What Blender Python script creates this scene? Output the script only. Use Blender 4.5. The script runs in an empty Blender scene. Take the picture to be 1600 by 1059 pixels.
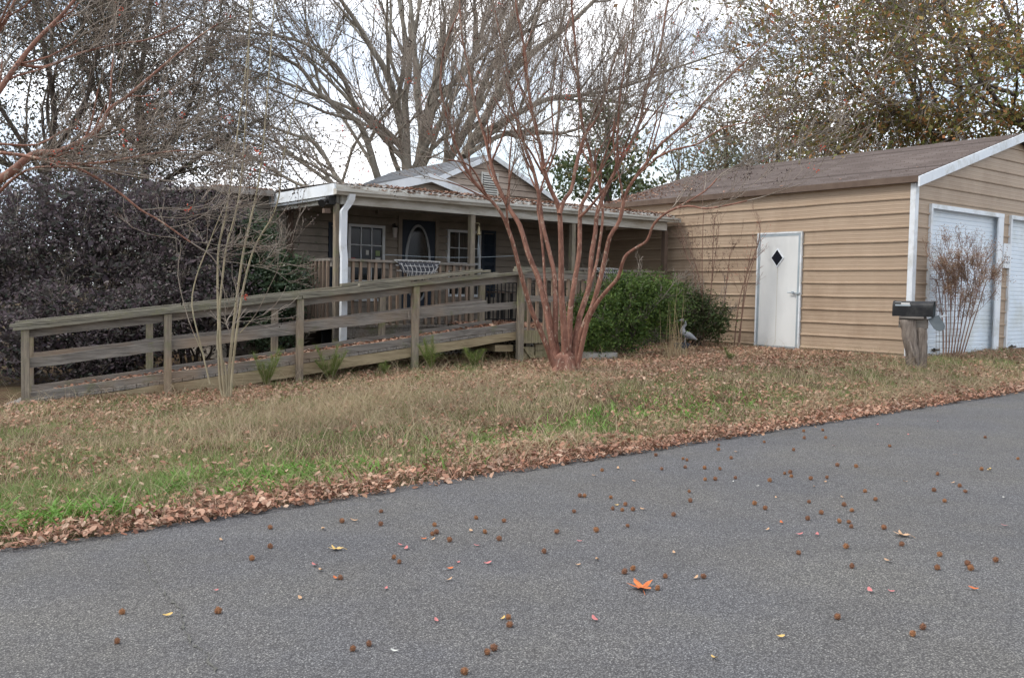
import bpy, math, random
import numpy as np
from mathutils import Vector, Matrix, noise as mnoise

# ---------------------------------------------------------------- camera model
F, PIT, ROLL, YAW, H = 1449.44, .0492137, .0195131, .658059, 1.45
cp, sp = math.cos(PIT), math.sin(PIT); cr, sr = math.cos(ROLL), math.sin(ROLL)
FW = np.array([0, cp, -sp]); UP = np.array([0, sp, cp]); RT = np.array([1., 0, 0])
CR = cr*RT+sr*UP; CU = -sr*RT+cr*UP
O = np.array([0, 0, H])
E2 = np.array([math.cos(YAW), math.sin(YAW), 0]); E1 = np.array([-math.sin(YAW), math.cos(YAW), 0])
def ray(x, y): return FW+(x-800)/F*CR-(y-529.5)/F*CU
def atY(x, y, Y):
    d = ray(x, y); return O+d*(Y/d[1])
def onpl(x, y, c, n):
    d = ray(x, y); return O+d*((c-O@n)/(d@n))
def ab(P): return float(P[0]*E2[0]+P[1]*E2[1]), float(P[0]*E1[0]+P[1]*E1[1])
def W(a, b, z=0): return np.array([a*E2[0]+b*E1[0], a*E2[1]+b*E1[1], z])
ROADB = 5.55
def sstep(x, a, b):
    t = np.clip((x-a)/(b-a), 0, 1); return t*t*(3-2*t)
def vnoise(x, y, seed=0):
    x = np.asarray(x, float); y = np.asarray(y, float)
    xi = np.floor(x).astype(np.int64); yi = np.floor(y).astype(np.int64); xf = x-xi; yf = y-yi
    def h(i, j):
        n = (i*374761393+j*668265263+seed*1442695041) & 0x7fffffff
        n = ((n ^ (n >> 13))*1274126177) & 0x7fffffff
        return ((n ^ (n >> 16)) & 0xffff)/65535.
    u = xf*xf*(3-2*xf); v = yf*yf*(3-2*yf)
    return (h(xi, yi)*(1-u)+h(xi+1, yi)*u)*(1-v)+(h(xi, yi+1)*(1-u)+h(xi+1, yi+1)*u)*v
def fbm(x, y, s=0): return (vnoise(x, y, s)*.5+vnoise(x*2.1, y*2.1, s+1)*.3+vnoise(x*4.3, y*4.3, s+2)*.2)
def gz_ab(a, b):
    a = np.asarray(a, float); b = np.asarray(b, float)
    base = .022*np.clip(a, -12, 30)
    g = np.interp(a, [-6, 2.2, 3.8, 5.5, 7.15, 8.8, 14, 20], [-.14, -.09, -.06, .016, .146, .18, .19, .19])
    k = sstep(b, ROADB, ROADB+2.2)
    lump = (fbm(a*1.3, b*1.3, 5)-.5)*.07*sstep(b, ROADB, ROADB+.8)*(1-sstep(a, 13, 14))
    return base+g*k+lump+.012*sstep(b, ROADB-.02, ROADB+.1)
def gz(x, y):
    return gz_ab(x*E2[0]+y*E2[1], x*E1[0]+y*E1[1])
def road_pt(px, py):
    d = ray(px, py); n = np.array([-.022*E2[0], -.022*E2[1], 1.]); t = -(O@n)/(d@n); return O+t*d
def gpt(px, py):
    P = road_pt(px, py)
    for _ in range(80):
        z = float(gz(P[0], P[1])); d = ray(px, py); P2 = O+d*((z-H)/d[2]); P = P*.75+P2*.25
    P[2] = float(gz(P[0], P[1])); return P

# ---------------------------------------------------------------- scene set-up
S = bpy.context.scene; COL = S.collection
RNG = np.random.default_rng(7); random.seed(7)

def tag(o, label=None, cat=None, group=None, kind=None):
    if label: o['label'] = label
    if cat: o['category'] = cat
    if group: o['group'] = group
    if kind: o['kind'] = kind
    return o
class Frame:
    """rotated frame: (u,v,z) -> world"""
    def __init__(s, ox, oy, ang): s.o = (ox, oy); s.a = ang; s.c, s.s = math.cos(ang), math.sin(ang)
    def w(s, u, v, z): return Vector((s.o[0]+u*s.c-v*s.s, s.o[1]+u*s.s+v*s.c, z))
HF = Frame(0, 0, YAW)
class Thing:
    def __init__(s, name, label, cat, org, frame=HF, group=None, rot=None):
        s.f = frame; s.org = org
        e = bpy.data.objects.new(name, None); COL.objects.link(e); e.empty_display_size = .1
        e.location = frame.w(*org); e.rotation_euler = (0, 0, frame.a)
        tag(e, label, cat, group); s.e = e
    def part(s, name, mb, mat, parent=None, label=None, smooth=False, kind=None):
        if parent is None: me = mb.mesh(name, mat, s.org, smooth)
        else: me = mb.mesh(name, mat, s.org, smooth)
        o = bpy.data.objects.new(name, me); COL.objects.link(o); o.parent = parent or s.e
        if label: o['label'] = label
        if kind: o['kind'] = kind
        return o
class MB:
    def __init__(s): s.v = []; s.f = []; s.m = []
    def add(s, vs, fs, mi=0):
        n = len(s.v); s.v += [tuple(map(float, v)) for v in vs]; s.f += [tuple(i+n for i in f) for f in fs]; s.m += [mi]*len(fs); return s
    def box(s, x0, x1, y0, y1, z0, z1, mi=0):
        return s.hexa([(x0, y0, z0), (x1, y0, z0), (x1, y1, z0), (x0, y1, z0), (x0, y0, z1), (x1, y0, z1), (x1, y1, z1), (x0, y1, z1)], mi)
    def hexa(s, v, mi=0):
        return s.add(v, [(3, 2, 1, 0), (4, 5, 6, 7), (0, 1, 5, 4), (1, 2, 6, 5), (2, 3, 7, 6), (3, 0, 4, 7)], mi)
    def sbox(s, x0, x1, y0, y1, zb0, zt0, zb1, zt1, mi=0):   # box with ends of different heights (sloping board)
        return s.hexa([(x0, y0, zb0), (x1, y0, zb1), (x1, y1, zb1), (x0, y1, zb0), (x0, y0, zt0), (x1, y0, zt1), (x1, y1, zt1), (x0, y1, zt0)], mi)
    def prism(s, poly, axis, d0, d1, mi=0):      # polygon in the plane normal to axis, extruded
        n = len(poly)
        def P(p, d):
            return {0: (d, p[0], p[1]), 1: (p[0], d, p[1]), 2: (p[0], p[1], d)}[axis]
        vs = [P(p, d0) for p in poly]+[P(p, d1) for p in poly]
        fs = [tuple(range(n-1, -1, -1)), tuple(range(n, 2*n))]+[(i, (i+1) % n, n+(i+1) % n, n+i) for i in range(n)]
        return s.add(vs, fs, mi)
    def sheet(s, A, B, mi=0):                     # strip between two polylines
        n = len(A); return s.add(list(A)+list(B), [(i, i+1, n+i+1, n+i) for i in range(n-1)], mi)
    def tube(s, pts, rad, n=8, cap=True, mi=0):
        pts = [Vector(p) for p in pts]
        if not hasattr(rad, '__len__'): rad = [rad]*len(pts)
        vs = []; ref = None
        for i, p in enumerate(pts):
            t = (pts[min(i+1, len(pts)-1)]-pts[max(i-1, 0)]).normalized()
            if ref is None: ref = Vector((1, 0, 0)) if abs(t.x) < .8 else Vector((0, 1, 0))
            u = (ref-t*ref.dot(t)).normalized(); ref = u; w = t.cross(u)
            for k in range(n):
                a = 2*math.pi*k/n; vs.append(p+(u*math.cos(a)+w*math.sin(a))*rad[i])
        fs = [(i*n+k, i*n+(k+1) % n, (i+1)*n+(k+1) % n, (i+1)*n+k) for i in range(len(pts)-1) for k in range(n)]
        if cap: fs += [tuple(range(n-1, -1, -1)), tuple((len(pts)-1)*n+k for k in range(n))]
        return s.add(vs, fs, mi)
    def ell(s, c, r, n=12, m=8, mi=0):
        vs = []; fs = []
        for j in range(m+1):
            th = math.pi*j/m
            for i in range(n):
                ph = 2*math.pi*i/n; vs.append((c[0]+r[0]*math.sin(th)*math.cos(ph), c[1]+r[1]*math.sin(th)*math.sin(ph), c[2]+r[2]*math.cos(th)))
        for j in range(m):
            for i in range(n): fs.append((j*n+i, (j+1)*n+i, (j+1)*n+(i+1) % n, j*n+(i+1) % n))
        return s.add(vs, fs, mi)
    def mesh(s, name, mat, org=(0, 0, 0), smooth=False):
        me = bpy.data.meshes.new(name)
        me.from_pydata([(v[0]-org[0], v[1]-org[1], v[2]-org[2]) for v in s.v], [], s.f)
        for m in (mat if isinstance(mat, (list, tuple)) else [mat]): me.materials.append(m)
        if any(s.m): me.polygons.foreach_set('material_index', s.m)
        if smooth: me.polygons.foreach_set('use_smooth', [True]*len(me.polygons))
        me.update(); return me
def npmesh(name, V, Fs, mats, mis=None, smooth=False):
    """V (n,3); Fs list of int arrays (k,m)"""
    me = bpy.data.meshes.new(name)
    V = np.asarray(V, np.float32); me.vertices.add(len(V)); me.vertices.foreach_set('co', V.ravel())
    tot = sum(f.size for f in Fs); nf = sum(len(f) for f in Fs)
    me.loops.add(tot); me.loops.foreach_set('vertex_index', np.concatenate([f.ravel() for f in Fs]).astype(np.int32))
    st = []; o = 0
    for f in Fs: st.append(o+np.arange(len(f))*f.shape[1]); o += f.size
    me.polygons.add(nf); me.polygons.foreach_set('loop_start', np.concatenate(st).astype(np.int32))
    for m in (mats if isinstance(mats, (list, tuple)) else [mats]): me.materials.append(m)
    if mis is not None: me.polygons.foreach_set('material_index', np.concatenate([np.full(len(f), k) for f, k in zip(Fs, mis)]).astype(np.int32))
    if smooth: me.polygons.foreach_set('use_smooth', np.ones(nf, bool))
    me.update(calc_edges=True); return me
def top(name, me, label=None, cat=None, group=None, kind=None, loc=None):
    o = bpy.data.objects.new(name, me); COL.objects.link(o)
    if loc is not None: o.location = loc
    return tag(o, label, cat, group, kind)
def empty(name, loc, label, cat, group=None):
    e = bpy.data.objects.new(name, None); COL.objects.link(e); e.location = loc; e.empty_display_size = .1
    return tag(e, label, cat, group)
def child(name, me, root, label=None, kind=None):
    o = bpy.data.objects.new(name, me); COL.objects.link(o); o.parent = root
    if label: o['label'] = label
    if kind: o['kind'] = kind
    return o

# ---------------------------------------------------------------- materials
def newmat(name, rough=.8, spec=.3, metal=0):
    m = bpy.data.materials.new(name); m.use_nodes = True; nt = m.node_tree
    b = nt.nodes['Principled BSDF']; b.inputs['Roughness'].default_value = rough
    b.inputs['Specular IOR Level'].default_value = spec; b.inputs['Metallic'].default_value = metal
    return m, nt, b
def N(nt, t, **k):
    n = nt.nodes.new(t)
    for a, v in k.items():
        if a in n.inputs.keys(): n.inputs[a].default_value = v
        else: setattr(n, a, v)
    return n
def L(nt, a, b): nt.links.new(a, b)
def c4(c): return (c[0], c[1], c[2], 1)
def ramp(nt, fac, stops, interp='LINEAR'):
    r = nt.nodes.new('ShaderNodeValToRGB'); cr_ = r.color_ramp; cr_.interpolation = interp
    while len(cr_.elements) < len(stops): cr_.elements.new(.5)
    for e, (p, c) in zip(cr_.elements, stops): e.position = p; e.color = c4(c) if hasattr(c, '__len__') else (c, c, c, 1)
    L(nt, fac, r.inputs[0]); return r
def coords(nt, scale=(1, 1, 1), kind='Object'):
    tc = nt.nodes.new('ShaderNodeTexCoord'); mp = nt.nodes.new('ShaderNodeMapping'); mp.inputs['Scale'].default_value = scale
    L(nt, tc.outputs[kind], mp.inputs[0]); return mp.outputs[0]
def tex(nt, vec, scale, detail=4, rough=.6, dist=0):
    n = N(nt, 'ShaderNodeTexNoise'); n.inputs['Scale'].default_value = scale; n.inputs['Detail'].default_value = detail
    n.inputs['Roughness'].default_value = rough; n.inputs['Distortion'].default_value = dist; L(nt, vec, n.inputs['Vector']); return n.outputs[0]
def mix(nt, fac, a, b, mode='MIX'):
    m = nt.nodes.new('ShaderNodeMix'); m.data_type = 'RGBA'; m.blend_type = mode
    if hasattr(fac, 'links'): L(nt, fac, m.inputs[0])
    else: m.inputs[0].default_value = fac
    for s_, k in ((a, 6), (b, 7)):
        if hasattr(s_, 'links'): L(nt, s_, m.inputs[k])
        else: m.inputs[k].default_value = c4(s_)
    return m.outputs[2]
def bump(nt, b, h, dist=.01, st=.5):
    n = nt.nodes.new('ShaderNodeBump'); n.inputs['Distance'].default_value = dist; n.inputs['Strength'].default_value = st
    L(nt, h, n.inputs['Height']); L(nt, n.outputs[0], b.inputs['Normal'])
def mat_plain(name, c1, c2, scale=3, rough=.7, metal=0, st=(1, 1, 1), bd=.002, spec=.3, dirt=None, dscale=1.5):
    m, nt, b = newmat(name, rough, spec, metal); v = coords(nt, st)
    n = tex(nt, v, scale, 6); col = ramp(nt, n, [(.3, c1), (.7, c2)]).outputs[0]
    if dirt:
        d = ramp(nt, tex(nt, v, dscale, 8, .7), [(.5, 0), (.72, 1)]).outputs[0]; col = mix(nt, d, col, dirt)
    L(nt, col, b.inputs['Base Color']); bump(nt, b, tex(nt, v, scale*12, 3), bd); return m
def mat_wood(name, axis, dark=(.085, .075, .065), light=(.29, .265, .235), moss=(.13, .14, .06), mossamt=.56, warm=(.30, .2, .12)):
    m, nt, b = newmat(name, .85, .2)
    sc = {'x': (1.2, 14, 14), 'z': (14, 14, 1.2), 'y': (14, 1.2, 14)}[axis]
    v = coords(nt, sc); g = tex(nt, v, 2.2, 8, .7, .6)
    col = ramp(nt, g, [(.28, dark), (.5, tuple((a+b_)/2 for a, b_ in zip(dark, light))), (.75, light)]).outputs[0]
    vo = coords(nt, (1, 1, 1)); col = mix(nt, ramp(nt, tex(nt, vo, .9, 3), [(.5, 0), (.66, .8)]).outputs[0], col, warm, 'MIX')
    col = mix(nt, .45, col, ramp(nt, g, [(.3, dark), (.7, light)]).outputs[0])
    mo = ramp(nt, tex(nt, vo, 2.3, 8, .75), [(mossamt, 0), (mossamt+.14, .8)]).outputs[0]; col = mix(nt, mo, col, moss)
    kn = N(nt, 'ShaderNodeTexVoronoi'); kn.inputs['Scale'].default_value = 2.6; L(nt, vo, kn.inputs['Vector'])
    col = mix(nt, ramp(nt, kn.outputs[0], [(.035, 1), (.075, 0)]).outputs[0], col, (.05, .03, .02))
    L(nt, col, b.inputs['Base Color']); bump(nt, b, g, .004, .8); return m
def mat_leaf(name, cols, rough=.6, var=.35, nscale=1.2, trans=.25, spec=.25):
    m, nt, b = newmat(name, rough, spec)
    g = nt.nodes.new('ShaderNodeNewGeometry')
    k = len(cols); col = ramp(nt, g.outputs['Random Per Island'], [(i/max(k-1, 1), c) for i, c in enumerate(cols)]).outputs[0]
    v = coords(nt, (1, 1, 1)); n = tex(nt, v, nscale, 3)
    f = ramp(nt, n, [(.3, 1-var), (.7, 1+var*.6 if 1+var*.6 < 1 else 1)]).outputs[0]
    col = mix(nt, 1, col, f, 'MULTIPLY'); L(nt, col, b.inputs['Base Color'])
    if trans:
        t = nt.nodes.new('ShaderNodeBsdfTranslucent'); L(nt, col, t.inputs[0]); ms = nt.nodes.new('ShaderNodeMixShader'); ms.inputs[0].default_value = trans
        out = nt.nodes['Material Output']; L(nt, b.outputs[0], ms.inputs[1]); L(nt, t.outputs[0], ms.inputs[2]); L(nt, ms.outputs[0], out.inputs[0])
    return m
def mat_bark(name, c1, c2, c3, scale=6, st=(1, 1, .25), amt=.62, bd=.006):
    m, nt, b = newmat(name, .75, .25); v = coords(nt, st); n = tex(nt, v, scale, 6, .6, .8)
    col = ramp(nt, n, [(.32, c1), (.62, c2)]).outputs[0]
    p = ramp(nt, tex(nt, v, scale*1.4, 5, .6, 1.5), [(amt, 0), (amt+.05, 1)]).outputs[0]; col = mix(nt, p, col, c3)
    L(nt, col, b.inputs['Base Color']); bump(nt, b, n, bd, .6); return m
M = {}
M['wood_x'] = mat_wood('weathered_board', 'x')
M['wood_z'] = mat_wood('weathered_post', 'z', light=(.34, .29, .22), moss=(.17, .18, .08), mossamt=.5)
M['cap'] = mat_wood('mossy_cap_board', 'x', dark=(.06, .055, .045), light=(.30, .28, .22), moss=(.17, .165, .09), mossamt=.53, warm=(.22, .18, .13))
M['skirt'] = mat_wood('treated_board', 'x', dark=(.16, .12, .07), light=(.40, .33, .21), moss=(.2, .2, .1), mossamt=.62)
M['wood_y'] = mat_wood('deck_board', 'y')
M['picket'] = mat_wood('picket_wood', 'z', dark=(.1, .07, .05), light=(.34, .26, .2), mossamt=.7)
M['garage'] = mat_plain('tan_metal_siding', (.35, .262, .185), (.40, .305, .22), 1.2, .5, 0, (1, 1, 1), .0005, .35, dirt=(.29, .21, .145), dscale=.9)
M['lap'] = mat_plain('taupe_lap_siding', (.23, .20, .165), (.29, .25, .21), 2, .75, dirt=(.15, .14, .11), dscale=1.1)
M['gablesiding'] = mat_plain('beige_gable_siding', (.36, .29, .24), (.42, .345, .285), 2, .75, dirt=(.25, .2, .16))
M['white'] = mat_plain('white_trim', (.62, .66, .7), (.74, .77, .79), 2, .5, dirt=(.42, .42, .38), dscale=2.2)
M['gutter'] = mat_plain('aged_white_gutter', (.45, .43, .38), (.62, .62, .58), 2.5, .5, st=(.4, 1, 3), dirt=(.24, .2, .14), dscale=2.2)
M['rolldoor'] = mat_plain('roll_door_white', (.62, .69, .76), (.72, .78, .83), 1.5, .4, dirt=(.55, .58, .56), dscale=.8)
M['galv'] = mat_plain('galvanised_frame', (.3, .36, .4), (.42, .47, .5), 6, .4, .3)
M['navy'] = mat_plain('navy_paint', (.012, .02, .035), (.02, .032, .05), 3, .5)
M['dark'] = mat_plain('painted_shade', (.01, .01, .012), (.02, .02, .022), 3, .9)  # near-black colour that paints shade inside openings
M['iron'] = mat_plain('black_iron', (.012, .012, .013), (.03, .028, .026), 8, .55)
M['brown'] = mat_plain('brown_paint', (.09, .06, .045), (.14, .1, .075), 4, .7)
M['ceiling'] = mat_plain('porch_ceiling', (.30, .28, .25), (.36, .33, .3), 2, .8)
M['metalroof'] = mat_plain('old_metal_roof', (.2, .18, .16), (.34, .31, .28), 2, .6, .2, dirt=(.14, .08, .05), dscale=2.5)
M['concrete'] = mat_plain('concrete', (.3, .29, .27), (.42, .4, .37), 5, .9)
M['paper'] = mat_plain('paper_notice', (.55, .55, .52), (.62, .62, .6), 5, .8)
M['blue'] = mat_plain('blue_notice', (.03, .05, .22), (.05, .08, .3), 5, .7)
M['greennote'] = mat_plain('green_notice', (.25, .33, .16), (.3, .38, .2), 5, .7)
M['red'] = mat_plain('red_notice', (.3, .05, .06), (.4, .1, .1), 5, .7)
M['wire'] = mat_plain('white_wire', (.45, .45, .45), (.6, .6, .58), 6, .5)
M['curtain'] = mat_plain('curtain_cloth', (.4, .37, .35), (.52, .48, .46), 2, .9, st=(9, 1, .3))
m, nt, b = newmat('window_glass', .06, .25); b.inputs['Base Color'].default_value = (.02, .022, .022, 1); b.inputs['Alpha'].default_value = .8; M['glass'] = m
# man door: white with a grey run mark below the diamond
m, nt, b = newmat('white_door_panel', .5, .3); v = coords(nt, (1, 1.4, .5)); n = tex(nt, v, 1.5, 4)
L(nt, ramp(nt, n, [(.35, (.56, .57, .56)), (.65, (.65, .66, .65))]).outputs[0], b.inputs['Base Color']); M['mandoor'] = m
# shingles
def mat_shingle(name, c1, c2, c3):
    m, nt, b = newmat(name, .9, .2); v = coords(nt, (1, 1, 1)); br = N(nt, 'ShaderNodeTexBrick')
    br.inputs['Scale'].default_value = 1; br.inputs['Brick Width'].default_value = .3; br.inputs['Row Height'].default_value = .14
    br.inputs['Mortar Size'].default_value = .006; br.inputs['Color1'].default_value = c4(c1); br.inputs['Color2'].default_value = c4(c2); br.inputs['Mortar'].default_value = c4(c3)
    mp = nt.nodes.new('ShaderNodeMapping'); mp.inputs['Rotation'].default_value = (0, 0, math.pi/2); L(nt, v, mp.inputs[0]); L(nt, mp.outputs[0], br.inputs['Vector'])
    col = mix(nt, ramp(nt, tex(nt, v, 1.3, 7, .7), [(.35, 0), (.7, .6)]).outputs[0], br.outputs[0], c3)
    col = mix(nt, ramp(nt, tex(nt, v, 90, 2), [(.3, .0), (.8, .35)]).outputs[0], col, c2)
    L(nt, col, b.inputs['Base Color']); bump(nt, b, tex(nt, v, 60, 3), .003); return m
M['shingle'] = mat_shingle('brown_shingle', (.16, .132, .122), (.22, .188, .176), (.10, .082, .076))
M['shingle_grey'] = mat_shingle('grey_shingle', (.16, .17, .18), (.22, .23, .24), (.1, .1, .11))
# asphalt
m, nt, b = newmat('asphalt', .85, .3); v = coords(nt)
vo = N(nt, 'ShaderNodeTexVoronoi'); vo.inputs['Scale'].default_value = 135; L(nt, v, vo.inputs['Vector'])
stone = ramp(nt, vo.outputs['Color'], [(.1, (.09, .089, .088)), (.5, (.185, .181, .178)), (.8, (.28, .28, .265)), (.95, (.48, .475, .44))]).outputs[0]
gap = ramp(nt, vo.outputs['Distance'], [(.25, 1), (.62, .32)]).outputs[0]
col = mix(nt, 1, stone, gap, 'MULTIPLY')
big = ramp(nt, tex(nt, v, .7, 6, .65, .6), [(.3, (.78, .79, .83)), (.5, (.93, .92, .93)), (.7, (1, .99, .96))]).outputs[0]; st_ = ramp(nt, tex(nt, coords(nt, (.25, 1.6, 1)), 1.1, 5, .6), [(.35, (.86, .86, .87)), (.6, (1, 1, 1))]).outputs[0]; big = mix(nt, 1, big, st_, 'MULTIPLY'); col = mix(nt, 1, col, big, 'MULTIPLY')
fine = ramp(nt, tex(nt, v, 330, 2), [(.35, .75), (.7, 1)]).outputs[0]; col = mix(nt, 1, col, fine, 'MULTIPLY')
col = mix(nt, .1, col, (.26, .25, .25)); hp = ramp(nt, tex(nt, v, .9, 5, .6), [(.4, (.96, .97, 1.0)), (.6, (1, .985, .95))]).outputs[0]; col = mix(nt, 1, col, hp, 'MULTIPLY')
L(nt, col, b.inputs['Base Color']); bump(nt, b, vo.outputs['Distance'], .004, .9); M['asphalt'] = m
# soil
m, nt, b = newmat('soil_and_thatch', .95, .1); v = coords(nt)
c_ = ramp(nt, tex(nt, v, 1.6, 8, .7), [(.35, (.10, .055, .035)), (.5, (.15, .105, .06)), (.65, (.09, .10, .04))]).outputs[0]
c_ = mix(nt, 1, c_, ramp(nt, tex(nt, v, 55, 4, .8), [(.3, .35), (.7, 1)]).outputs[0], 'MULTIPLY')
L(nt, c_, b.inputs['Base Color']); bump(nt, b, tex(nt, v, 40, 5), .03, 1); M['soil'] = m
M['crack'] = mat_plain('crack_fill', (.065, .063, .056), (.14, .138, .12), 60, .95)

M['grass'] = mat_leaf('green_grass', [(.13, .22, .06), (.19, .30, .08), (.25, .31, .1), (.35, .34, .16), (.16, .26, .07)], nscale=.9)
M['clover'] = mat_leaf('broad_weed', [(.12, .24, .04), (.18, .34, .065), (.15, .28, .05)], nscale=1.5)
M['straw'] = mat_leaf('dry_grass', [(.50, .39, .25), (.62, .50, .34), (.42, .31, .19), (.54, .46, .27), (.32, .28, .15)], nscale=.8)
M['litter'] = mat_leaf('leaf_litter', [(.36, .165, .10), (.45, .25, .165), (.26, .12, .08), (.52, .33, .23), (.38, .18, .11), (.60, .43, .31), (.19, .10, .07)], nscale=2, trans=.1)
M['litter_bright'] = mat_leaf('leaf_litter_orange', [(.36, .15, .08), (.30, .13, .08), (.42, .25, .15), (.24, .10, .06)], nscale=2, trans=.1)

# ---------------------------------------------------------------- vegetation tools
def frusta(P0, P1, R0, R1, n):
    P0 = np.asarray(P0, float); P1 = np.asarray(P1, float); R0 = np.asarray(R0, float); R1 = np.asarray(R1, float)
    d = P1-P0; d /= np.maximum(np.linalg.norm(d, axis=1, keepdims=True), 1e-9)
    ref = np.where(np.abs(d[:, 2:3]) < .9, np.array([[0, 0, 1.]]), np.array([[1., 0, 0]]))
    u = np.cross(d, ref); u /= np.linalg.norm(u, axis=1, keepdims=True); w = np.cross(d, u)
    an = 2*np.pi*np.arange(n)/n; c = np.cos(an)[None, :, None]; s_ = np.sin(an)[None, :, None]
    ring = u[:, None, :]*c+w[:, None, :]*s_
    A = P0[:, None, :]+ring*R0[:, None, None]; B = P1[:, None, :]+ring*R1[:, None, None]
    V = np.concatenate([A, B], 1).reshape(-1, 3); k = np.arange(n)
    q = np.stack([k, (k+1) % n, n+(k+1) % n, n+k], 1)
    Fq = (q[None]+(np.arange(len(P0))*2*n)[:, None, None]).reshape(-1, 4)
    return V, Fq
def rquads(C, size, rng, asp=.55, flat=0., fold=.0):
    """rhombic leaves"""
    n = len(C); C = np.asarray(C)
    u = rng.normal(size=(n, 3)); u[:, 2] *= (1-flat); u /= np.linalg.norm(u, axis=1, keepdims=True)
    w = rng.normal(size=(n, 3)); w[:, 2] *= (1-flat); w -= u*(w*u).sum(1, keepdims=True); w /= np.linalg.norm(w, axis=1, keepdims=True)
    s_ = np.asarray(size).reshape(-1, 1)*np.ones((n, 1)); a = s_*.5; bb = a*asp*rng.uniform(.7, 1.2, (n, 1))
    nn = np.cross(u, w)*a*fold
    V = np.stack([C-u*a, C+w*bb+nn-u*a*.1, C+u*a, C-w*bb+nn-u*a*.1], 1).reshape(-1, 3)
    return V, (np.arange(n)[:, None]*4+np.arange(4)[None])
class Tree:
    def __init__(s, seed): s.r = random.Random(seed); s.rng = np.random.default_rng(seed); s.seg = []; s.tips = []
    def stem(s, pts, rad):
        """smooth traced limb; pts world"""
        P = [Vector(p) for p in pts]; out = []; R = []
        n = len(P)
        for i in range(n-1):
            p0 = P[max(i-1, 0)]; p1 = P[i]; p2 = P[i+1]; p3 = P[min(i+2, n-1)]
            for k in range(3):
                t = k/3
                out.append(.5*((2*p1)+(p2-p0)*t+(2*p0-5*p1+4*p2-p3)*t*t+(3*p1-p0-3*p2+p3)*t**3)); R.append(rad[i]+(rad[i+1]-rad[i])*t)
        out.append(P[-1]); R.append(rad[-1]); return out, R
    def addstem(s, out, R, par, first=.35, nch=8, lev=1):
        for i in range(len(out)-1): s.seg.append((tuple(out[i]), tuple(out[i+1]), R[i], R[i+1]))
        n = len(out)-1
        for k in range(nch):
            t = first+(1-first)*(k+s.r.random())/nch; i = min(int(t*n), n-1)
            d = (out[i+1]-out[i]).normalized(); s.branch(out[i], d, par['L']*(1.25-t*.6)*s.r.uniform(.6, 1.2), min(R[i]*.6, par['r']), lev, par)
        d = (out[-1]-out[-2]).normalized(); s.grow(out[-1], d, par['L']*1.1, R[-1], lev, par)
    def branch(s, p, d, Ln, r, lev, par):
        ax = Vector((s.r.gauss(0, 1), s.r.gauss(0, 1), s.r.gauss(0, 1))); ax = (ax-d*ax.dot(d)).normalized()
        a = math.radians(par['ang'])*s.r.uniform(.6, 1.3); nd = (d*math.cos(a)+ax*math.sin(a)); nd.z += par.get('lift', .1)
        mz = par.get('minz')
        if mz is not None and nd.z < mz: nd.z = mz+abs(nd.z-mz)*.4
        s.grow(p, nd.normalized(), Ln, r, lev, par)
    def grow(s, p, d, Ln, r, lev, par):
        n = 6 if lev < par['lev'] else 4; rmin = par['rmin']; r = max(r, rmin); step = Ln/n; r0 = r
        re = max(rmin, r*(.45 if lev < par['lev'] else .6)); w = par['wig']
        nc = par['n'][min(lev, len(par['n'])-1)] if lev < par['lev'] else 0
        at = sorted(s.r.uniform(.15, 1) for _ in range(nc)); ai = 0
        for i in range(n):
            d = Vector((d.x+s.r.gauss(0, w), d.y+s.r.gauss(0, w), d.z+s.r.gauss(0, w)+par['up'])).normalized()
            q = p+d*step; r1 = r0+(re-r0)*(i+1)/n; s.seg.append((tuple(p), tuple(q), r, r1))
            while ai < len(at) and at[ai] <= (i+1)/n:
                s.branch(p.lerp(q, .5), d, Ln*par['lr']*s.r.uniform(.6, 1.15), r1*par['rr'], lev+1, par); ai += 1
            p = q; r = r1
        if lev < par['lev']: s.branch(p, d, Ln*par['lr'], r*.9, lev+1, dict(par, ang=par['ang']*.4))
        s.tips.append((tuple(p), lev))
    def wood(s, name, mats, root, thr=.012, names=('trunk', 'crown'), extra=None, thickn=8):
        A = np.array([x[0] for x in s.seg]); B = np.array([x[1] for x in s.seg]); ra = np.array([x[2] for x in s.seg]); rb = np.array([x[3] for x in s.seg])
        loc = np.array(root.location); A = A-loc; B = B-loc
        big = ra > thr
        B2 = B+(B-A)*.04
        if big.any():
            V, Fq = frusta(A[big], B2[big], ra[big], rb[big], thickn); child(names[0], npmesh(names[0], V, [Fq], mats[0], smooth=True), root)
        V, Fq = frusta(A[~big], B2[~big], ra[~big], rb[~big], 3); Vs = [V]; Fs = [Fq]; mis = [0]; mm = [mats[1]]; off = len(V)
        for (V2, F2, mt) in (extra or []):
            mm.append(mt); Vs.append(V2-loc); Fs.append(F2+off); mis.append(len(mm)-1); off += len(V2)
        child(names[1], npmesh(names[1], np.concatenate(Vs), Fs, mm, mis), root)
def pxstem(px, Y0, Y1, r0, r1, tree):
    pts = []; R = []; n = len(px)
    for i, (x, y) in enumerate(px):
        t = i/(n-1); Y = Y0+(Y1-Y0)*t; pts.append(atY(x, y, Y)); R.append((r0+(r1-r0)*t**.8)*Y/F*.92)
    return tree.stem(pts, R)
def cloud(rng, blobs, ncl, per, spread, shell=.55):
    """leaf centres in clumps spread through ellipsoids; blobs (c, r, weight)"""
    ws = np.array([b[2] for b in blobs], float); ws /= ws.sum(); out = []
    for b, w in zip(blobs, ws):
        k = max(1, int(ncl*w)); d = rng.normal(size=(k, 3)); d /= np.linalg.norm(d, axis=1, keepdims=True)
        rad = shell+(1-shell)*rng.random((k, 1))**.6; c = np.array(b[0])+d*rad*np.array(b[1])
        cc = c[:, None, :]+rng.normal(size=(k, per, 3))*spread*rng.uniform(.5, 1.4, (k, 1, 1))*np.array([1, 1, .6]); out.append(cc.reshape(-1, 3))
    return np.concatenate(out)
exec_parts = []

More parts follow.
